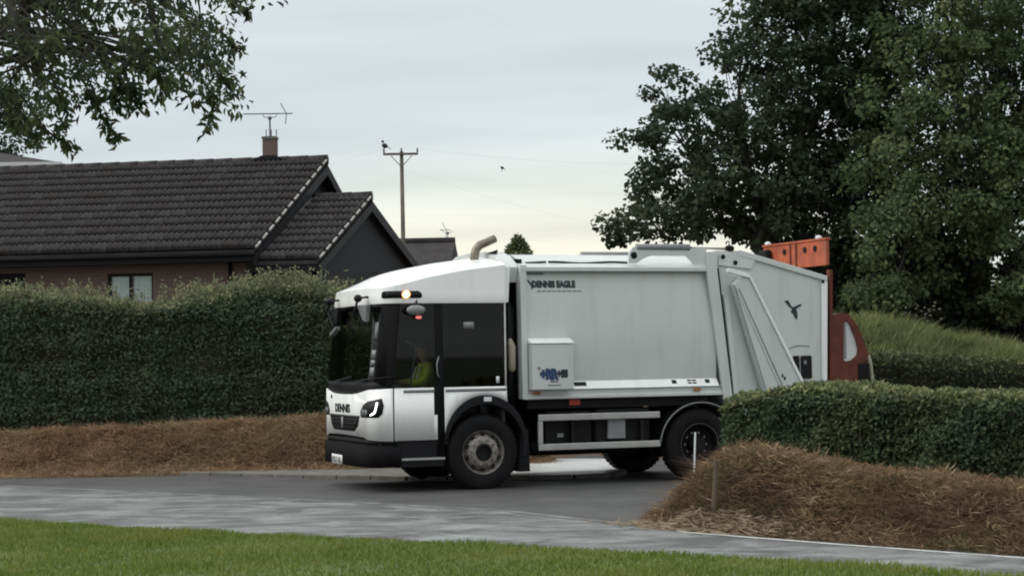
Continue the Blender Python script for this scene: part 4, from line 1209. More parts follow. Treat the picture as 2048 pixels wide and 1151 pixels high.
# doors and side panels
for near in (True, False):
    fn = (lambda p: p) if near else mir
    dpan = [(sx(-.66), .69), (1.60, .69), (1.60, 1.385), (sx(-.705), 1.385), (sx(-.705), 1.02), (sx(-.66), 1.02)]
    dr = cab_patch('door', [fn(dpan)], 0.012, 0.03, white)
    cab_patch('door_glass', [fn([(sx(-.68), 1.388), (1.60, 1.388), (1.595, 2.515), (sx(-.68), 2.515)])], 0.004, 0, gl_door, dr)
    cab_patch('trim_strip', [fn([(sx(-.70), 1.325), (1.47, 1.325), (1.47, 1.362), (sx(-.70), 1.362)])], 0.018, 0.01, greyp, dr)
    cab_patch('pillar', [fn([(sx(-.565), .45), (sx(-.665), .45), (sx(-.665), 1.0), (sx(-.70), 1.03), (sx(-.70), 1.385), (sx(-.675), 1.40), (sx(-.675), 2.52), (sx(-.565), 2.52)])], 0.006, 0.03, pillar_m)
    cab_patch('pillar', [fn([(1.605, .70), (1.64, .70), (1.66, 1.39), (1.88, 1.48), (1.87, 2.52), (1.60, 2.52)])], 0.008, 0.03, pillar_m)
    cab_patch('side_window', [fn([(sx(.30), 1.40), (sx(-.565), 1.40), (sx(-.565), 2.515), (sx(.30), 2.515)])], 0.004, 0, gl_dark)
    arch = [(sx(x), zz) for x, zz in ell(0.02, .62, .575, .635, 175, 55, 16)]
    cab_patch('side_panel', [fn([(sx(-.555), 1.385), (sx(-.555), .685)] + arch[1:] + [(sx(.335), 1.385)])], 0.012, 0.02, white)
    cab_patch('trim_strip', [fn([(sx(-.54), 1.325), (sx(-.54), 1.362), (sx(.33), 1.362), (sx(.33), 1.325)])], 0.018, 0.01, greyp)
    cab_patch('edge_trim', [fn([(0.0, 1.20), (0.022, 1.20), (0.022, 2.52), (0.0, 2.52)])], 0.010, 0.02, alu)
hnd = MB().tube([(-.625, -0.02, 1.52), (-.665, -0.055, 1.56), (-.675, -0.06, 1.70), (-.635, -0.02, 1.80)], 0.011, 6).build('grab_handle', greyp, TR, smooth=True)
cab_patch('sticker', [[(sx(-.12), 2.17), (sx(-.27), 2.17), (sx(-.27), 2.26), (sx(-.12), 2.26)]], 0.008, 0.002, greyp)
cab_patch('sticker', [[(sx(.235), 1.43), (sx(.19), 1.43), (sx(.19), 1.52), (sx(.235), 1.52)]], 0.008, 0.002, wcard)
scr = cab_patch('windscreen', [[(1.87, 1.485), (MIR-1.87, 1.485), (MIR-1.86, 2.515), (1.86, 2.515)]], 0.004, 0, gl_screen)
for a, b in ((1.555, 1.67), (1.70, 1.765), (1.79, 1.90)):
    cab_patch('paper', [[(1.90, a), (1.985, a), (1.985, b), (1.90, b)]], 0.008, 0.002, mirror, scr)
cab_patch('paper', [[(1.90, 2.05), (1.965, 2.05), (1.965, 2.27), (1.90, 2.27)]], 0.008, 0.002, greyp, scr)
for s0 in (2.5, 3.5):
    pth = [cabpt(s0 - 0.9*t, 1.47+0.07*t, 0.03) for t in np.linspace(0, 1, 7)]
    MB().tube([tuple(p) for p in pth], 0.010, 5).build('wiper', black, TR, smooth=True)

# cab roof
ZX, ZZ = [-1.6, -1.42, -1.24, -.78, -.3, .34], [2.675, 2.705, 2.745, 2.862, 2.952, 3.035]
def ztop(x, y):
    q = (y-1.25)/1.25
    return float(np.interp(x, ZX, ZZ)) + 0.15*(1-abs(q)**2.5)*min(1, max(0, (x+1.6)/0.6))
rb = MB(); ring = []
ss = list(np.linspace(0, S1, 14)) + list(np.linspace(S1, S2, 8))[1:] + list(np.linspace(S2, S3, 12))[1:] + list(np.linspace(S3, S4, 8))[1:] + list(np.linspace(S4, S5, 14))[1:]
vs = []
for s in ss:
    a = cabpt(s, 2.515, 0.012); b = cabpt(s, 2.56, 0.022); c = cabpt(s, 2.64, 0.015); d = cabpt(s, 2.6, 0.0); d.z = ztop(d.x, min(max(d.y, 0.0), 2.5))-0.004
    e = cabpt(s, 2.6, -0.02); e.z = ztop(e.x, e.y)+0.006
    vs += [a, b, c, d, e]
n = len(ss)
fs = [(5*i+k, 5*i+5+k, 5*i+6+k, 5*i+1+k) for i in range(n-1) for k in range(4)]
rb.add(vs, fs)
gx = []
for j, y in enumerate(np.linspace(0.02, 2.48, 21)):
    if y < RC: xf = -1.25-sqrt(max(0, RC*RC-(RC-y)**2))
    elif y > Wd-RC: xf = -1.25-sqrt(max(0, RC*RC-(y-Wd+RC)**2))
    else: xf = XF-0.035*(1-((y-1.25)/0.95)**2)
    xf += 0.13*1.18/1.1*min(1, max(0, (-1.0-xf)/.35)) + 0.02
    gx.append([(xf+(XR-xf)*t, y, ztop(xf+(XR-xf)*t, y)+0.006) for t in np.linspace(0, 1, 15)])
rb.add([q for r in gx for q in r], [(15*i+k, 15*i+k+1, 15*i+16+k, 15*i+15+k) for i in range(20) for k in range(14)])
rb.add([(XR, 0.0, 2.515)] + [gx[i][14] for i in range(21)] + [(XR, 2.5, 2.515)], [tuple(range(23))])
roofo = rb.build('cab_roof', white, TR, smooth='auto')
barp = [(1.20, 2.60), (1.22, 2.585), (1.86, 2.585), (1.885, 2.60), (1.885, 2.665), (1.85, 2.68), (1.25, 2.68), (1.20, 2.645)]
for fn, lit in ((lambda p: p, True), (mir, False)):
    bar = cab_patch('beacon_recess', [fn(barp)], 0.028, 0.012, black)
    cab_patch('beacon', [fn([(1.48+0.075*cos(a), 2.633+0.042*sin(a)) for a in np.linspace(0, 2*pi, 17)[:-1]])], 0.036, 0.006, beacon if lit else ambl, bar, step=0.03,
              label='lit amber beacon' if lit else 'unlit amber beacon')
    if lit: cab_patch('beacon_halo', [fn([(1.48+0.105*cos(a), 2.633+0.056*sin(a)) for a in np.linspace(0, 2*pi, 17)[:-1]])], 0.0335, 0.004, amber_halo, bar, step=0.03)  # glowing ring added as the beacon's halo
    cab_patch('lens', [fn([(1.64, 2.60), (1.80, 2.60), (1.80, 2.665), (1.64, 2.665)])], 0.034, 0.004, chass, bar)

# mirrors
for near in (True, False):
    s0 = 2.30 if near else MIR-2.30
    a = cabpt(s0, 2.62, 0.02); b = cabpt(s0, 2.60, 0.16); c = cabpt(s0, 2.35, 0.20)
    mm = MB().tube([tuple(a), tuple(b), tuple(c)], 0.018, 6).ellipsoid(tuple(b), (0.06, 0.07, 0.055), 10, 6).build('mirror_arm', black, TR, smooth=True)
    h = cabpt(s0-0.16 if near else s0-0.1, 2.40, 0.10 if near else 0.06)
    hd = MB().prism_x([(h.y-0.14, h.z-0.13), (h.y+0.0, h.z-0.10), (h.y+0.22, h.z+0.07), (h.y+0.22, h.z+0.11), (h.y-0.22, h.z+0.11)], h.x-0.04, h.x+0.02).build('mirror_head', mirror if near else black, mm, bevel=0.015)
b0 = cabpt(3.30, 2.17, 0.13)
lm = MB().tube([tuple(cabpt(3.9, 2.5, 0.02)), tuple(cabpt(3.8, 2.45, 0.15)), tuple(b0)], 0.012, 6).build('mirror_arm', black, TR, smooth=True)
hd = MB().prism_x([(b0.y-0.17, b0.z+0.07), (b0.y+0.13, b0.z-0.02), (b0.y+0.13, b0.z-0.07), (b0.y-0.17, b0.z+0.02)], b0.x-0.05, b0.x+0.03).build('mirror_head', mirror, lm, bevel=0.012)
km = MB().ellipsoid((-.97, -0.10, 2.42), (0.135, 0.07, 0.07), 16, 10).build('kerb_mirror', mirror, TR, smooth=True)
MB().tube([(-.97, -0.06, 2.47), (-.93, -0.02, 2.55)], 0.014, 6).build('bracket', black, km)
MB().ellipsoid((-.935, -0.10, 2.325), (0.045, 0.012, 0.022), 10, 6).build('indicator', redlit, km, smooth=True)
MB().tube([(-.935, -0.09, 2.33), (-.95, -0.09, 2.38)], 0.02, 6).build('stalk', black, km)

# cab inside
cin = MB().box(-1.45, 0.28, 0.06, 2.44, 0.62, 0.68).box(0.28, 0.32, 0.02, 2.48, 0.9, 2.52).box(-1.3, 0.28, 0.06, 2.44, 2.46, 2.50)
cin.build('cab_floor', seatm, TR)
MB().prism([(-1.46, 0.7), (-1.46, 1.42), (-1.28, 1.48), (-1.02, 1.30), (-1.02, 0.7)], 0.28, 2.22).build('dashboard', seatm, TR, bevel=0.02)
for sy in (0.45, 1.85):
    st = MB().box(-0.55, 0.0, sy-0.24, sy+0.24, 1.02, 1.18).box(-0.40, -0.1, sy-0.18, sy+0.18, 0.68, 1.02).build('seat', seatm, TR, bevel=0.04)
    MB().prism([(-0.06, 1.14), (0.06, 1.14), (0.17, 1.82), (0.06, 1.84)], sy-0.23, sy+0.23).build('backrest', seatm, st, bevel=0.03)
    MB().box(0.06, 0.17, sy-0.13, sy+0.13, 1.86, 2.06).build('headrest', seatm, st, bevel=0.04)
swc = Vector((-0.82, 1.85, 1.42))
sw = MB(); pr = []
for k in range(25):
    a = 2*pi*k/24; pr.append((swc.x+0.10*sin(a), swc.y+0.23*cos(a), swc.z+0.19*sin(a)))
sw.tube(pr, 0.016, 6).tube([tuple(swc), (-1.05, 1.85, 1.28)], 0.03, 6).tube([(swc.x, swc.y-0.22, swc.z), (swc.x, swc.y+0.22, swc.z)], 0.015, 5)
sw.build('steering_wheel', black, TR, smooth=True)
MB().tube([(-.75, 0.95, 1.3), (-.62, .95, 1.95), (-.78, .95, 2.02)], 0.014, 6).build('grab_pole', greyp, TR, smooth=True)

# wheels
def wheel(cx, cy, sgn, dual=False):
    R = 0.502
    t = [(0.30, 0.30), (0.40, 0.305), (0.455, 0.29), (0.487, 0.27), (R, 0.24), (R, 0.05), (0.487, 0.02), (0.455, 0.005), (0.40, -0.005), (0.32, 0.005), (0.30, 0.02)]
    w_ = empty('wheel', (cx, cy, R))
    w_.parent = TR
    def put(prof, n=44):
        return MB().lathe_y([(r, (y if sgn > 0 else -y)) for r, y in prof], (0, 0, 0), n)
    put(t).build('tyre', rubber, w_, smooth='auto')
    tr_ = MB()
    for k in range(44):
        a = 2*pi*k/44
        b = MB().box(-0.024, 0.024, 0.03, 0.26, 0, 0.010)
        Mx = Matrix.Rotation(a, 4, 'Y') @ Matrix.Translation((0, 0, R-0.003))
        tr_.add([tuple(Mx @ Vector((q[0], q[1] if sgn > 0 else -q[1], q[2]))) for q in b.v], b.f)
    tr_.build('tread', rubber, w_)
    if dual: rim = [(0.30, 0.02), (0.292, 0.01), (0.27, 0.03), (0.262, 0.14), (0.20, 0.17), (0.12, 0.17), (0.11, 0.06), (0.09, 0.04), (0.0, 0.04)]
    else: rim = [(0.305, 0.03), (0.28, 0.05), (0.262, 0.09), (0.255, 0.10), (0.235, 0.06), (0.205, 0.02), (0.175, 0.005), (0.145, 0.0), (0.118, 0.0), (0.115, 0.03)]
    put(rim).build('rim', rimm if not dual else chass, w_, smooth='auto')
    if dual: put([(0.297, 0.0), (0.300, -0.005), (0.294, -0.005), (0.291, 0.0)]).build('rim_edge', chass_edge, w_, smooth=True)
    if not dual: put([(0.116, 0.02), (0.112, -0.02), (0.10, -0.03), (0.085, -0.03), (0.08, 0.01), (0.0, 0.012)], 24).build('hub', chass, w_, smooth='auto')
    else: put([(0.10, 0.05), (0.10, 0.01), (0.0, 0.0)], 20).build('hub', chass, w_, smooth='auto')
    for k in range(10):
        a = 2*pi*k/10
        c = (0.168*cos(a), (0.0 if not dual else 0.16)*sgn, 0.168*sin(a))
        MB().tube([c, (c[0], c[1]-0.03*sgn, c[2])], 0.016, 6).build('wheel_nut', rimm, w_)
        a += pi/10
        c = (0.232*cos(a), 0.04*sgn, 0.232*sin(a))
        if not dual: MB().tube([(c[0], 0.07*sgn, c[2]), (c[0], 0.034*sgn, c[2])], 0.030, 8).build('hand_hole', chass, w_)
    return w_
wheel(0, 0.0, 1); wheel(0, Wd, -1); wheel(3.26, 0.03, 1, True); wheel(3.26, Wd-0.03, -1, True)
MB().tube([(3.26, 0.33, 0.502), (3.26, Wd-0.33, 0.502)], 0.09, 10).ellipsoid((3.26, 1.25, 0.5), (0.25, 0.25, 0.22), 12, 8).build('rear_axle', chass, TR, smooth=True)
MB().tube([(0, 0.3, 0.48), (0, Wd-0.3, 0.48)], 0.07, 8).build('front_axle', chass, TR, smooth=True)

# front wheel arches and flaps
for y0, y1 in ((-0.035, 0.36), (Wd-0.36, Wd+0.035)):
    outer = ell(0.02, .62, .59, .65, 172, 90, 12) + ell(0.02, .62, .60, .65, 90, -18, 14)[1:]
    inner = ell(0.02, .60, .545, .545, 172, -18, 26)
    fen = prism('wheel_arch', outer + inner[::-1], y0, y1, black, bevel=0.008)
    prism('mud_flap', [(.50, .22), (.66, .22), (.64, .80), (.55, .80)], y0+0.02, y1, rubber, fen)
    yy = y0-0.012 if y0 < 1 else y1
    box('side_marker', -0.005, 0.105, yy, yy+0.012, 1.185, 1.245, wcard, fen, bevel=0.004)

# chassis and gear beneath the body
ch_ = MB().box(-1.3, 5.3, 0.80, 0.88, 0.72, 1.0).box(-1.3, 5.3, 1.62, 1.70, 0.72, 1.0)
for x in (-1.2, 0.5, 1.6, 2.6, 4.2, 5.2): ch_.box(x, x+0.1, 0.88, 1.62, 0.75, 0.95)
ch_.build('chassis', chass, TR)
MB().box(-1.0, 0.6, 0.92, 1.58, 0.45, 1.15).build('engine', chass, TR, bevel=0.03)
box('battery_box', 0.95, 1.65, 0.14, 0.72, 0.46, 1.02, chass, bevel=0.02)
tk = box('fuel_tank', 1.70, 2.55, 0.12, 0.70, 0.50, 1.05, chass, bevel=0.06)
box('tank_label', 1.13, 1.22, 0.132, 0.138, 0.665, 0.715, greyp)
MB().prism([(1.86, .62), (2.13, .62), (2.13, .90), (1.87, .90)], 0.06, 0.118).build('grey_cover', greyp, TR, bevel=0.012)
MB().tube([(0.85, .45, .50), (2.5, .45, .50)], 0.10, 10).build('air_tank', chass, TR, smooth=True)
MB().box(0.85, 2.6, 1.8, 2.4, 0.46, 1.02).build('equipment_box', chass, TR, bevel=0.03)
box('front_lower_guard', 0.68, 3.4, 0.10, 2.4, 1.06, 1.19, chass)
hy = MB()
for k in range(6): hy.tube([(0.8+0.3*k, 0.3+0.05*k, 1.08), (0.95+0.3*k, 0.25, 0.98-0.03*(k % 3)), (1.2+0.3*k, 0.3, 1.1)], 0.018, 5)
hy.build('hoses', black, TR, smooth=True)
box('warning_lamp', 1.30, 1.46, 0.09, 0.11, 1.10, 1.18, redl)
# side guards
for y in (0.0, Wd-0.04):
    gd = MB().box(0.80, 2.635, y, y+0.035, 0.895, 0.985)
    g0 = gd.build('side_guard_rail', alu, TR, bevel=0.01)
    box('side_guard_rail', 0.80, 2.635, y, y+0.035, 0.492, 0.582, alu, bevel=0.01)
    box('side_guard_post', 0.795, 0.865, y-0.004, y+0.039, 0.584, 0.893, alu, bevel=0.008)
    for x in (1.3, 2.35): box('side_guard_bracket', x, x+0.05, y+0.036 if y < 1 else y-0.10, y+0.14 if y < 1 else y-0.001, 0.52, 1.0, chass)
# rear mudguards with pale edging
for y0, y1 in ((0.0, 0.62), (Wd-0.62, Wd)):
    o_ = ell(3.27, .50, .64, .60, 178, 2, 28); i_ = ell(3.27, .50, .61, .57, 178, 2, 28)
    mg = prism('rear_mudguard', o_ + i_[::-1], y0+0.02, y1-0.02, black)
    e1 = [(x, y0 if y0 < 1 else y1, zz) for x, zz in ell(3.27, .50, .635, .595, 176, 20, 26)]
    MB().tube(e1, 0.011, 6).build('edging', greyp, mg, smooth=True)

# body
body_poly = [(0.075, 1.30), (0.05, 1.5), (0.035, 1.8), (0.03, 2.1), (0.04, 2.45), (0.065, 2.75), (0.11, 3.0), (0.30, 3.12), (0.62, 3.205), (1.25, 3.23)]
body_poly = body_poly + [(Wd-y, zz) for y, zz in body_poly[:-1]][::-1]
bd = MB().prism_x(body_poly, 0.66, 3.55).build('body', bodyw, TR, smooth='auto')
for sg, ya, yb in ((1, -0.015, 0.115), (-1, Wd-0.115, Wd+0.015)):
    yo, yi = (ya, yb) if sg > 0 else (yb, ya)
    tr_ = MB().prism_x([(yo, 2.945), (yo, 3.0), (yo+0.05*sg, 3.035), (yi+0.03*sg, 3.06), (yi, 2.945)], 0.56, 3.40).build('top_rail', bodyw, bd, bevel=0.006)
    br_ = MB().prism_x([(yo+0.025*sg, 1.19), (yo+0.005*sg, 1.20), (yo+0.005*sg, 1.235), (yo+0.03*sg, 1.255), (yo+0.03*sg, 1.30), (yo+0.005*sg, 1.32), (yi, 1.34), (yi, 1.19)], 0.62, 3.64).build('bottom_rail', bodyw, bd)
    MB().prism_x([(yo-0.005*sg, 1.325), (yo+0.012*sg, 1.345), (yo+0.075*sg, 1.435), (yi, 1.45), (yi, 1.325)], 1.285, 3.56).build('ledge', white, bd, bevel=0.004)
    for x in (0.72, 3.16): box('reflector', x, x+0.11, yo-0.008 if sg > 0 else yo-0.004, yo+0.006 if sg > 0 else yo+0.012, 1.262, 1.297, ambl, bd)
# stickers on the ledge
def ledge_mark(x0, x1, z0, z1, mat=black):
    f = lambda zz: 0.0 + (zz-1.345)*0.70 - 0.008
    MB().add([(x0, f(z0), z0), (x1, f(z0), z0), (x1, f(z1), z1), (x0, f(z1), z1), (x0, f(z0)+.003, z0), (x1, f(z0)+.003, z0), (x1, f(z1)+.003, z1), (x0, f(z1)+.003, z1)],
             [(0, 1, 2, 3), (7, 6, 5, 4), (0, 4, 5, 1), (1, 5, 6, 2), (2, 6, 7, 3), (3, 7, 4, 0)]).build('ledge_mark', mat, bd)
ledge_mark(1.345, 1.53, 1.365, 1.42); ledge_mark(2.84, 2.91, 1.37, 1.42)
for a in (3.085, 3.16): ledge_mark(a, a+0.06, 1.40, 1.42); ledge_mark(a, a+0.06, 1.365, 1.383)
ledge_mark(3.36, 3.43, 1.37, 1.42)
# bulkhead posts at the front of the body and roof bridge
for y0, y1 in ((-0.012, 0.16), (Wd-0.16, Wd+0.012)):
    MB().prism([(0.575, 1.20), (0.655, 1.19), (0.655, 3.03), (0.56, 3.03)], y0, y1).build('front_post', bodyw, bd, bevel=0.008)
MB().box(0.56, 0.658, 0.17, Wd-0.17, 1.2, 3.12).build('front_bulkhead', chass, bd)
brp = [(0.12, 2.80), (0.06, 3.0), (0.12, 3.06), (0.35, 3.17), (0.62, 3.24), (1.25, 3.26)]
brp = brp + [(Wd-y, zz) for y, zz in brp[:-1]][::-1]
MB().prism_x(brp, 0.30, 0.555).build('roof_bridge', bodyw, bd, smooth='auto')
MB().prism([(0.345, 2.52), (0.40, 2.52), (0.43, 2.98), (0.30, 3.06)], 0.03, 0.10).build('cab_cowl', white, TR, bevel=0.01)
MB().ellipsoid((0.325, 0.02, 2.99), (0.022, 0.012, 0.022), 8, 6).build('cowl_bolt', greyp, TR)
# things in the gap
MB().tube([(0.46, 0.22, 1.0), (0.46, 0.22, 2.45), (0.40, 0.22, 2.62), (0.52, 0.2, 2.30)], [0.09, 0.09, 0.07, 0.03], 10).build('air_intake', black, TR, smooth=True)
MB().prism([(0.36, 2.5), (0.54, 2.5), (0.54, 2.1), (0.44, 2.86), (0.36, 2.86)], 0.32, 0.36).build('gap_panel', greyp, TR)
MB().lathe_y([(0.0, 0), (0.05, 0)], (0, 0, 0), 4)
MB().tube([(0.455, 0.10, 1.58), (0.46, 0.10, 1.62), (0.46, 0.10, 1.92), (0.44, 0.10, 1.99), (0.44, 0.10, 2.03)], [0.035, 0.055, 0.058, 0.04, 0.02], 10).build('beige_canister', plain('beige_plastic', (0.33, 0.29, 0.23), 0.6), TR, smooth=True)
gh = MB()
for k in range(4): gh.tube([(0.40+0.04*k, 0.12+0.05*k, 1.1), (0.43+0.03*k, 0.10+0.04*k, 1.5), (0.50-0.02*k, 0.15, 2.35)], 0.014, 5)
gh.build('hoses', black, TR, smooth=True)
# exhaust
ex = [(0.13, 0.62, 2.95), (0.13, 0.62, 3.17), (0.15, 0.62, 3.27), (0.21, 0.62, 3.335), (0.30, 0.62, 3.37), (0.44, 0.62, 3.43)]
MB().tube(ex, [0.06, 0.06, 0.06, 0.06, 0.058, 0.056], 14, cap=False).build('exhaust_stack', steel, TR, smooth=True)
MB().tube([(0.36, 0.5, 3.19), (0.42, 0.5, 3.24), (0.30, 0.5, 3.20)], 0.03, 6).build('roof_hose', black, TR, smooth=True)
# locker box
lk_ = MB().prism([(0.665, 1.325), (1.275, 1.325), (1.275, 1.95), (0.665, 1.95)], -0.14, 0.03).build('locker', bodyw, bd, bevel=0.01)
MB().prism_x([(-0.155, 1.953), (-0.155, 1.965), (0.028, 2.03), (0.028, 1.953)], 0.655, 1.29).build('lid', white, lk_, bevel=0.004)
MB().ellipsoid((0.765, -0.146, 1.62), (0.022, 0.008, 0.022), 10, 6).build('lock', greyp, lk_)
text_on_side('+RR', 0.17, 0.905, -0.1435, 1.53, blueink, lk_, bold=0.02, sxs=0.80)
text_on_side('+SS', 0.135, 1.105, -0.1435, 1.535, darkink, lk_, bold=0.012, sxs=0.78)
for (x0, x1, z0, z1) in ((0.93, 0.99, 1.42, 1.455), (1.0, 1.04, 1.42, 1.45), (0.89, 1.08, 1.375, 1.393)):
    box('small_print', x0, x1, -0.1428, -0.1412, z0, z1, greyink, lk_)
# lettering on the body side
yb_ = lambda zz: float(np.interp(zz, [2.45, 2.75, 3.0], [0.04, 0.065, 0.11])) - 0.006
t1 = text_mesh('DENNIS EAGLE', 0.12, 0.009)
for v in t1.vertices: zz = 2.765+v.co.y; v.co = Vector((1.08+v.co.x*0.80, yb_(zz), zz))
link('lettering', t1, darkink, bd)
def side_poly(name, poly, mat, parent, yf, th=0.004):
    m = MB(); n_ = len(poly)
    m.add([(p[0], yf(p[1]), p[1]) for p in poly] + [(p[0], yf(p[1])+th, p[1]) for p in poly], [tuple(range(n_)), tuple(range(2*n_-1, n_-1, -1))] + [(i, n_+i, n_+(i+1) % n_, (i+1) % n_) for i in range(n_)])
    return m.build(name, mat, parent)
side_poly('eagle_emblem', [(0.69, 2.83), (0.72, 2.825), (0.77, 2.765), (0.80, 2.775), (0.775, 2.735), (0.755, 2.69), (0.745, 2.745)], darkink, bd, yb_)
for a in np.arange(0.83, 1.44, 0.075): side_poly('small_print', [(a, 2.667), (a+0.06, 2.667), (a+0.06, 2.682), (a, 2.682)], greyink, bd, yb_)
side_poly('decal_strip', [(0.69, 2.90), (0.94, 2.90), (0.94, 2.925), (0.69, 2.925)], greyink, bd, yb_)
# roof seam rubber and rams
for s0, s1 in ((0.72, 1.02), (1.06, 2.25)):
    P_ = [(x, 0.20+0.02*sin(x*5), 3.075+0.008*sin(x*7)) for x in np.linspace(s0, s1, 14)]
    MB().tube(P_, 0.017, 6).build('roof_seal', black, bd, smooth=True)
def ram(y, dz=0.0):
    r = MB().prism([(2.20, 3.06), (2.33, 3.06), (2.42, 3.12), (2.55, 3.17), (3.10, 3.17), (3.22, 3.05), (3.42, 3.05), (3.42, 3.27), (3.2, 3.27), (3.15, 3.24), (2.42, 3.25), (2.36, 3.30), (2.28, 3.29), (2.22, 3.22)], y, y+0.05)
    k = r.build('ram_bracket', bodyw, bd, bevel=0.006)
    MB().tube([(2.34, y+0.03, 3.285), (3.16, y+0.03, 3.285)], 0.05, 10).build('ram_cylinder', greyp, k, smooth=True)
    MB().tube([(3.16, y+0.03, 3.285), (3.75, y+0.03, 3.27)], 0.018, 8).build('ram_rod', alu, k, smooth=True)
    MB().tube([(2.285, y-0.004, 3.17), (2.285, y+0.054, 3.17)], 0.05, 12).build('ram_eye', chass, k, smooth=True)
    MB().ellipsoid((3.80, y+0.03, 3.275), (0.08, 0.05, 0.05), 10, 6).build('ram_head', chass, k, smooth=True)
ram(0.02); ram(2.0)

# tailgate
tg_poly = [(3.66, 1.15), (3.43, 3.05), (3.47, 3.22), (3.60, 3.245), (3.92, 3.245), (5.36, 2.875), (5.31, 1.10), (4.9, 0.72), (4.1, 0.72)]
tg = MB().prism(tg_poly, 0.03, Wd-0.03).build('tailgate', bodyw, TR, bevel=0.01)
for y0, y1, sg in ((-0.005, 0.028, 1), (Wd-0.028, Wd+0.005, -1)):
    MB().prism([(3.39, 3.0), (3.42, 3.22), (3.55, 3.225), (3.56, 3.0), (3.77, 1.12), (3.63, 1.12)], y0-0.02, y1).build('hinge_post', bodyw, tg, bevel=0.006)
    MB().prism([(3.58, 3.0), (3.60, 3.0), (3.81, 1.12), (3.785, 1.12)], y0+0.012, y1).build('seam', chass, tg)
    MB().prism([(3.92, 3.175), (5.27, 2.825), (5.36, 2.80), (5.36, 2.882), (3.93, 3.255)], y0, y1).build('top_rim', bodyw, tg, bevel=0.006)
    MB().prism([(5.235, 1.15), (5.315, 1.15), (5.36, 2.795), (5.26, 2.82)], y0, y1).build('rear_rim', white, tg, bevel=0.006)
    # broad strut
    ys, ye = (y0-0.12, y0-0.002) if sg > 0 else (y1+0.002, y1+0.12)
    ar = MB().prism([(3.76, 2.76), (3.95, 2.90), (4.05, 2.86), (4.88, 1.32), (4.74, 1.12), (4.26, 1.12)], ys, ye).build('strut', bodyw, tg, bevel=0.015)
    ym = ys-0.012 if sg > 0 else ye+0.001
    MB().prism([(4.005, 2.86), (4.05, 2.845), (4.875, 1.325), (4.83, 1.325)], ym-0.012 if sg > 0 else ym, ym+0.011 if sg > 0 else ym+0.023).build('strut_highlight', white, ar, bevel=0.004)  # white strip paints the highlight on the strut's edge
    MB().prism([(3.835, 2.70), (3.85, 2.70), (4.55, 1.25), (4.53, 1.25)], ym+0.004, ym+0.011).build('shade_line', greyp, ar)  # raised grey strip paints a shaded edge on the strut
    MB().prism([(3.765, 2.74), (3.78, 2.74), (4.29, 1.14), (4.275, 1.14)], ym+0.006, ym+0.011).build('shade_line', greyp, ar)  # second grey strip, painted shade along the front edge
    MB().prism([(3.80, 2.70), (3.825, 2.70), (4.52, 1.25), (4.49, 1.25)], ym, ym+0.011).build('strut_rib', bodyw, ar)
    MB().prism([(3.67, 2.98), (3.70, 2.985), (4.02, 2.895), (4.0, 2.845), (3.66, 2.93)], ys-0.03 if sg > 0 else ye-0.02, ys+0.03 if sg > 0 else ye+0.03).build('strut_cap', white, ar, bevel=0.006)
    MB().prism([(3.80, 1.12), (3.88, 1.12), (3.74, 2.5), (3.66, 2.62)], y0-0.02, y1-0.002).build('web_plate', bodyw, tg, bevel=0.005)
    MB().prism([(3.60, 3.03), (4.12, 2.98), (4.20, 3.12), (4.06, 3.19), (3.62, 3.20)], y0+0.006, y1-0.004).build('pivot_plate', bodyw, tg, bevel=0.005)
    yk = y0-0.012 if sg > 0 else y1+0.012
    for (x, zz, r) in ((3.665, 3.155, 0.035), (3.86, 3.07, 0.035), (5.28, 2.80, 0.028)):
        MB().ellipsoid((x, yk+0.006*sg, zz), (r, 0.015, r), 12, 6).build('pin', chass, tg, smooth=True)
    for (x, zz) in ((4.52, 1.45), (4.555, 1.41)):
        MB().ellipsoid((x, ys if sg > 0 else ye, zz), (0.018, 0.012, 0.028), 8, 6).build('bolt', chass, ar)
    if sg > 0:
        em = lambda zz: 0.022
        side_poly('eagle_emblem', [(4.66, 2.525), (4.72, 2.53), (4.775, 2.44), (4.80, 2.43), (4.90, 2.47), (4.95, 2.475), (4.92, 2.445), (4.85, 2.41), (4.86, 2.36), (4.87, 2.29), (4.845, 2.25), (4.80, 2.33), (4.76, 2.37), (4.785, 2.405), (4.72, 2.45)], darkink, tg, em, 0.006)
        box('control_panel', 4.90, 5.08, 0.0, 0.028, 1.40, 1.73, black, tg, bevel=0.015)
        box('control_panel', 4.78, 4.875, 0.0, 0.028, 1.48, 1.73, black, tg, bevel=0.01)
        MB().ellipsoid((4.96, -0.008, 1.63), (0.025, 0.012, 0.035), 8, 6).build('switch', greyp, tg)
        side_poly('decal_strip', [(4.72, 1.83), (4.86, 1.87), (5.05, 1.86), (5.05, 1.872), (4.86, 1.884), (4.72, 1.842)], greyink, tg, em, 0.006)
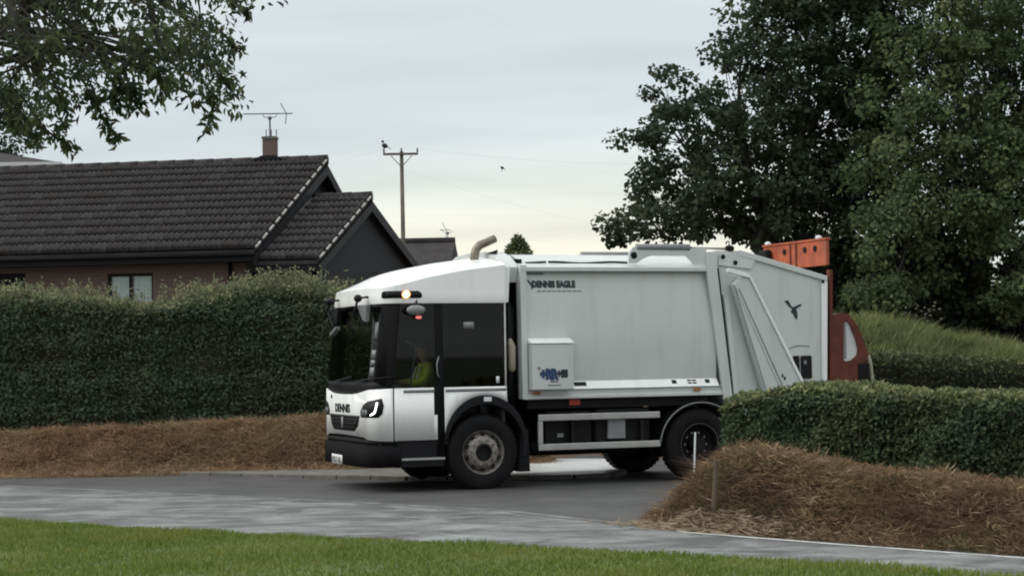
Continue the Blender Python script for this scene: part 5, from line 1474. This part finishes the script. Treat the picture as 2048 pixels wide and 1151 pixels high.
# orange bin lift at the tail
bl = MB()
bl.box(5.40, 5.45, 0.08, 2.0, 3.04, 3.41)
lift = bl.build('bin_lift', orange, TR, bevel=0.01, label='orange bin lift frame at the rear')
box('lift_lip', 5.385, 5.47, 0.07, 2.01, 3.412, 3.445, orange, lift, bevel=0.008)
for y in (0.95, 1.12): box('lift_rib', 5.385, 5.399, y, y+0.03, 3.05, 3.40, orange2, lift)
for y in (0.40, 0.70, 1.32): MB().tube([(5.385, y, 3.30), (5.405, y, 3.30)], 0.045, 10).build('lift_hole', chass, lift)
box('lift_motor', 5.28, 5.39, 1.70, 1.95, 3.13, 3.36, chass, lift, bevel=0.03)
for y in (0.35, 1.9): MB().ellipsoid((5.43, y, 3.46), (0.05, 0.05, 0.035), 10, 6).build('lift_lamp', wcard, lift, smooth=True)
for y0, y1 in ((0.0, 0.09), (Wd-0.09, Wd)):
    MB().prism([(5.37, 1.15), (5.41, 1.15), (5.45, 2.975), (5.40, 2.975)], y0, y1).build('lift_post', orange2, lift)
    outer = [(5.415, 1.20)] + [(5.43, 2.30), (5.60, 2.345), (5.70, 2.33), (5.80, 2.22), (5.90, 2.05), (5.985, 1.85), (6.03, 1.72), (5.98, 1.64), (5.86, 1.56), (5.83, 1.20)]
    inn = [(5.60, 1.66), (5.62, 2.18), (5.67, 2.24), (5.73, 2.16), (5.82, 1.95), (5.855, 1.80), (5.83, 1.72), (5.74, 1.65), (5.64, 1.635)]
    bmg = bmesh.new()
    vo = [bmg.verts.new((p[0], 0, p[1])) for p in outer]; vi = [bmg.verts.new((p[0], 0, p[1])) for p in inn]
    eo = [bmg.edges.new((vo[i], vo[(i+1) % len(vo)])) for i in range(len(vo))] + [bmg.edges.new((vi[i], vi[(i+1) % len(vi)])) for i in range(len(vi))]
    bmesh.ops.triangle_fill(bmg, edges=eo, use_beauty=True)
    for v in bmg.verts: v.co.y = y0
    r_ = bmesh.ops.extrude_face_region(bmg, geom=bmg.faces[:])
    for v in r_['geom']:
        if isinstance(v, bmesh.types.BMVert): v.co.y = y1
    bmesh.ops.recalc_face_normals(bmg, faces=bmg.faces)
    mg_ = bpy.data.meshes.new('side_guard'); bmg.to_mesh(mg_); bmg.free()
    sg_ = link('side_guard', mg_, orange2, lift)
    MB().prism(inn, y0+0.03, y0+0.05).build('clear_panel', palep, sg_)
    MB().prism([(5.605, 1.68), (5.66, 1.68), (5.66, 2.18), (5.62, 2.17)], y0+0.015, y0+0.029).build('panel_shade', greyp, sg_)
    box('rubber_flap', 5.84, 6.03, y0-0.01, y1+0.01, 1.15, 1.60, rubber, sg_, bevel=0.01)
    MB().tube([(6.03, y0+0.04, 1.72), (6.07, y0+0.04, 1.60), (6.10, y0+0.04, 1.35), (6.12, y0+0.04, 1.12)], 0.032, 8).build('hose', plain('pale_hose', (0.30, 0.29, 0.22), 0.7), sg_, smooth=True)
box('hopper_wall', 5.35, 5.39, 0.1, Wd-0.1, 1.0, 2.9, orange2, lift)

# ------------------------------------------------------------------ driver
def skin_obj(name, verts, edges, radii, mat, parent=None, root=0, sub=1):
    m = bpy.data.meshes.new(name)
    m.from_pydata([tuple(v) for v in verts], edges, [])
    o = bpy.data.objects.new(name, m); COL.objects.link(o); m.materials.append(mat)
    if parent is not None: o.parent = parent
    o.modifiers.new('skin', 'SKIN')
    sv = m.skin_vertices[0].data
    for k, r in enumerate(radii): sv[k].radius = r if isinstance(r, tuple) else (r, r)
    sv[root].use_root = True
    o.modifiers['skin'].use_smooth_shade = True
    s = o.modifiers.new('sub', 'SUBSURF'); s.levels = sub; s.render_levels = sub
    return o
sy = 1.85
dw = TR.matrix_basis @ Vector((-0.2, sy, 1.18))
pr_ = empty('person', tuple(dw), YAW, 'driver in a yellow hi-vis jacket sitting at the wheel of the lorry', 'person')
# local: x back, y right, z up from the seat top
V_ = [(0.02, 0, 0.10), (0.03, 0, 0.30), (0.01, 0, 0.47), (-0.02, 0, 0.56), (-0.03, 0, 0.63), (-0.045, 0, 0.73), (-0.035, 0, 0.80),
      (0.02, -0.20, 0.46), (-0.10, -0.27, 0.25), (-0.36, -0.20, 0.24), (-0.46, -0.19, 0.27),
      (0.02, 0.20, 0.46), (-0.10, 0.27, 0.25), (-0.36, 0.20, 0.24), (-0.46, 0.19, 0.27),
      (-0.10, -0.10, 0.08), (-0.46, -0.12, 0.10), (-0.52, -0.12, -0.34), (-0.62, -0.12, -0.42),
      (-0.10, 0.10, 0.08), (-0.46, 0.12, 0.10), (-0.52, 0.12, -0.34), (-0.62, 0.12, -0.42)]
E_ = [(0, 1), (1, 2), (2, 3), (3, 4), (4, 5), (5, 6), (2, 7), (7, 8), (8, 9), (9, 10), (2, 11), (11, 12), (12, 13), (13, 14), (0, 15), (15, 16), (16, 17), (17, 18), (0, 19), (19, 20), (20, 21), (21, 22)]
R_ = [(0.15, 0.12), (0.16, 0.12), (0.14, 0.10), 0.06, 0.075, 0.10, 0.075, 0.07, 0.05, 0.035, 0.03, 0.07, 0.05, 0.035, 0.03, 0.085, 0.065, 0.045, 0.04, 0.085, 0.065, 0.045, 0.04]
body_ = skin_obj('body', V_, E_, R_, skin, pr_)
jv = [(0.02, 0, 0.06), (0.03, 0, 0.30), (0.01, 0, 0.46), (-0.01, 0, 0.52), (0.02, -0.20, 0.455), (-0.10, -0.27, 0.25), (-0.34, -0.205, 0.24), (0.02, 0.20, 0.455), (-0.10, 0.27, 0.25), (-0.34, 0.205, 0.24)]
je = [(0, 1), (1, 2), (2, 3), (2, 4), (4, 5), (5, 6), (2, 7), (7, 8), (8, 9)]
skin_obj('jacket', jv, je, [(0.185, 0.15), (0.19, 0.15), (0.165, 0.125), 0.075, 0.09, 0.07, 0.052, 0.09, 0.07, 0.052], hivis, pr_)
tv_ = [(0.0, 0, 0.07), (-0.10, -0.10, 0.08), (-0.46, -0.12, 0.10), (-0.52, -0.12, -0.36), (-0.10, 0.10, 0.08), (-0.46, 0.12, 0.10), (-0.52, 0.12, -0.36)]
skin_obj('trousers', tv_, [(0, 1), (1, 2), (2, 3), (0, 4), (4, 5), (5, 6)], [0.13, 0.10, 0.08, 0.06, 0.10, 0.08, 0.06], cloth, pr_)
MB().ellipsoid((-0.015, 0, 0.775), (0.105, 0.098, 0.10), 16, 10).build('hair', hair, pr_, smooth=True)
for s in (-1, 1):
    MB().ellipsoid((-0.135, 0.035*s, 0.725), (0.012, 0.013, 0.012), 8, 6).build('eye', wcard, pr_, smooth=True)
    MB().ellipsoid((-0.04, 0.098*s, 0.71), (0.02, 0.012, 0.03), 8, 6).build('ear', skin, pr_, smooth=True)
    hv = [(-0.44, 0.19*s, 0.265), (-0.53, 0.19*s, 0.285)]; he = [(0, 1)]; hr = [0.028, (0.036, 0.020)]
    for k, (dy, ln) in enumerate(((-0.030, 0.055), (-0.010, 0.065), (0.010, 0.06), (0.028, 0.05))):
        i0 = len(hv); hv += [(-0.56, 0.19*s+dy, 0.305), (-0.575-ln*0.2, 0.19*s+dy, 0.28), (-0.56, 0.19*s+dy, 0.28-ln*0.6)]
        he += [(1, i0), (i0, i0+1), (i0+1, i0+2)]; hr += [0.010, 0.009, 0.008]
    i0 = len(hv); hv += [(-0.50, 0.19*s-0.045*s, 0.285), (-0.54, 0.19*s-0.06*s, 0.30)]; he += [(0, i0), (i0, i0+1)]; hr += [0.012, 0.010]
    skin_obj('hand', hv, he, hr, skin, pr_)
MB().add([(-0.135, -0.012, 0.70), (-0.135, 0.012, 0.70), (-0.165, 0, 0.685), (-0.13, 0, 0.73)], [(0, 1, 2), (0, 2, 3), (1, 3, 2), (0, 3, 1)]).build('nose', skin, pr_, smooth=True)
MB().ellipsoid((-0.128, 0, 0.655), (0.012, 0.026, 0.007), 8, 6).build('mouth', redl, pr_, smooth=True)
for s in (-1, 1):
    MB().tube([(-0.165, 0.09*s, 0.12), (-0.16, 0.09*s, 0.30), (-0.11, 0.10*s, 0.46), (0.0, 0.11*s, 0.545), (0.12, 0.10*s, 0.46)], 0.018, 6).build('reflective_band', reflect, pr_, smooth=True)
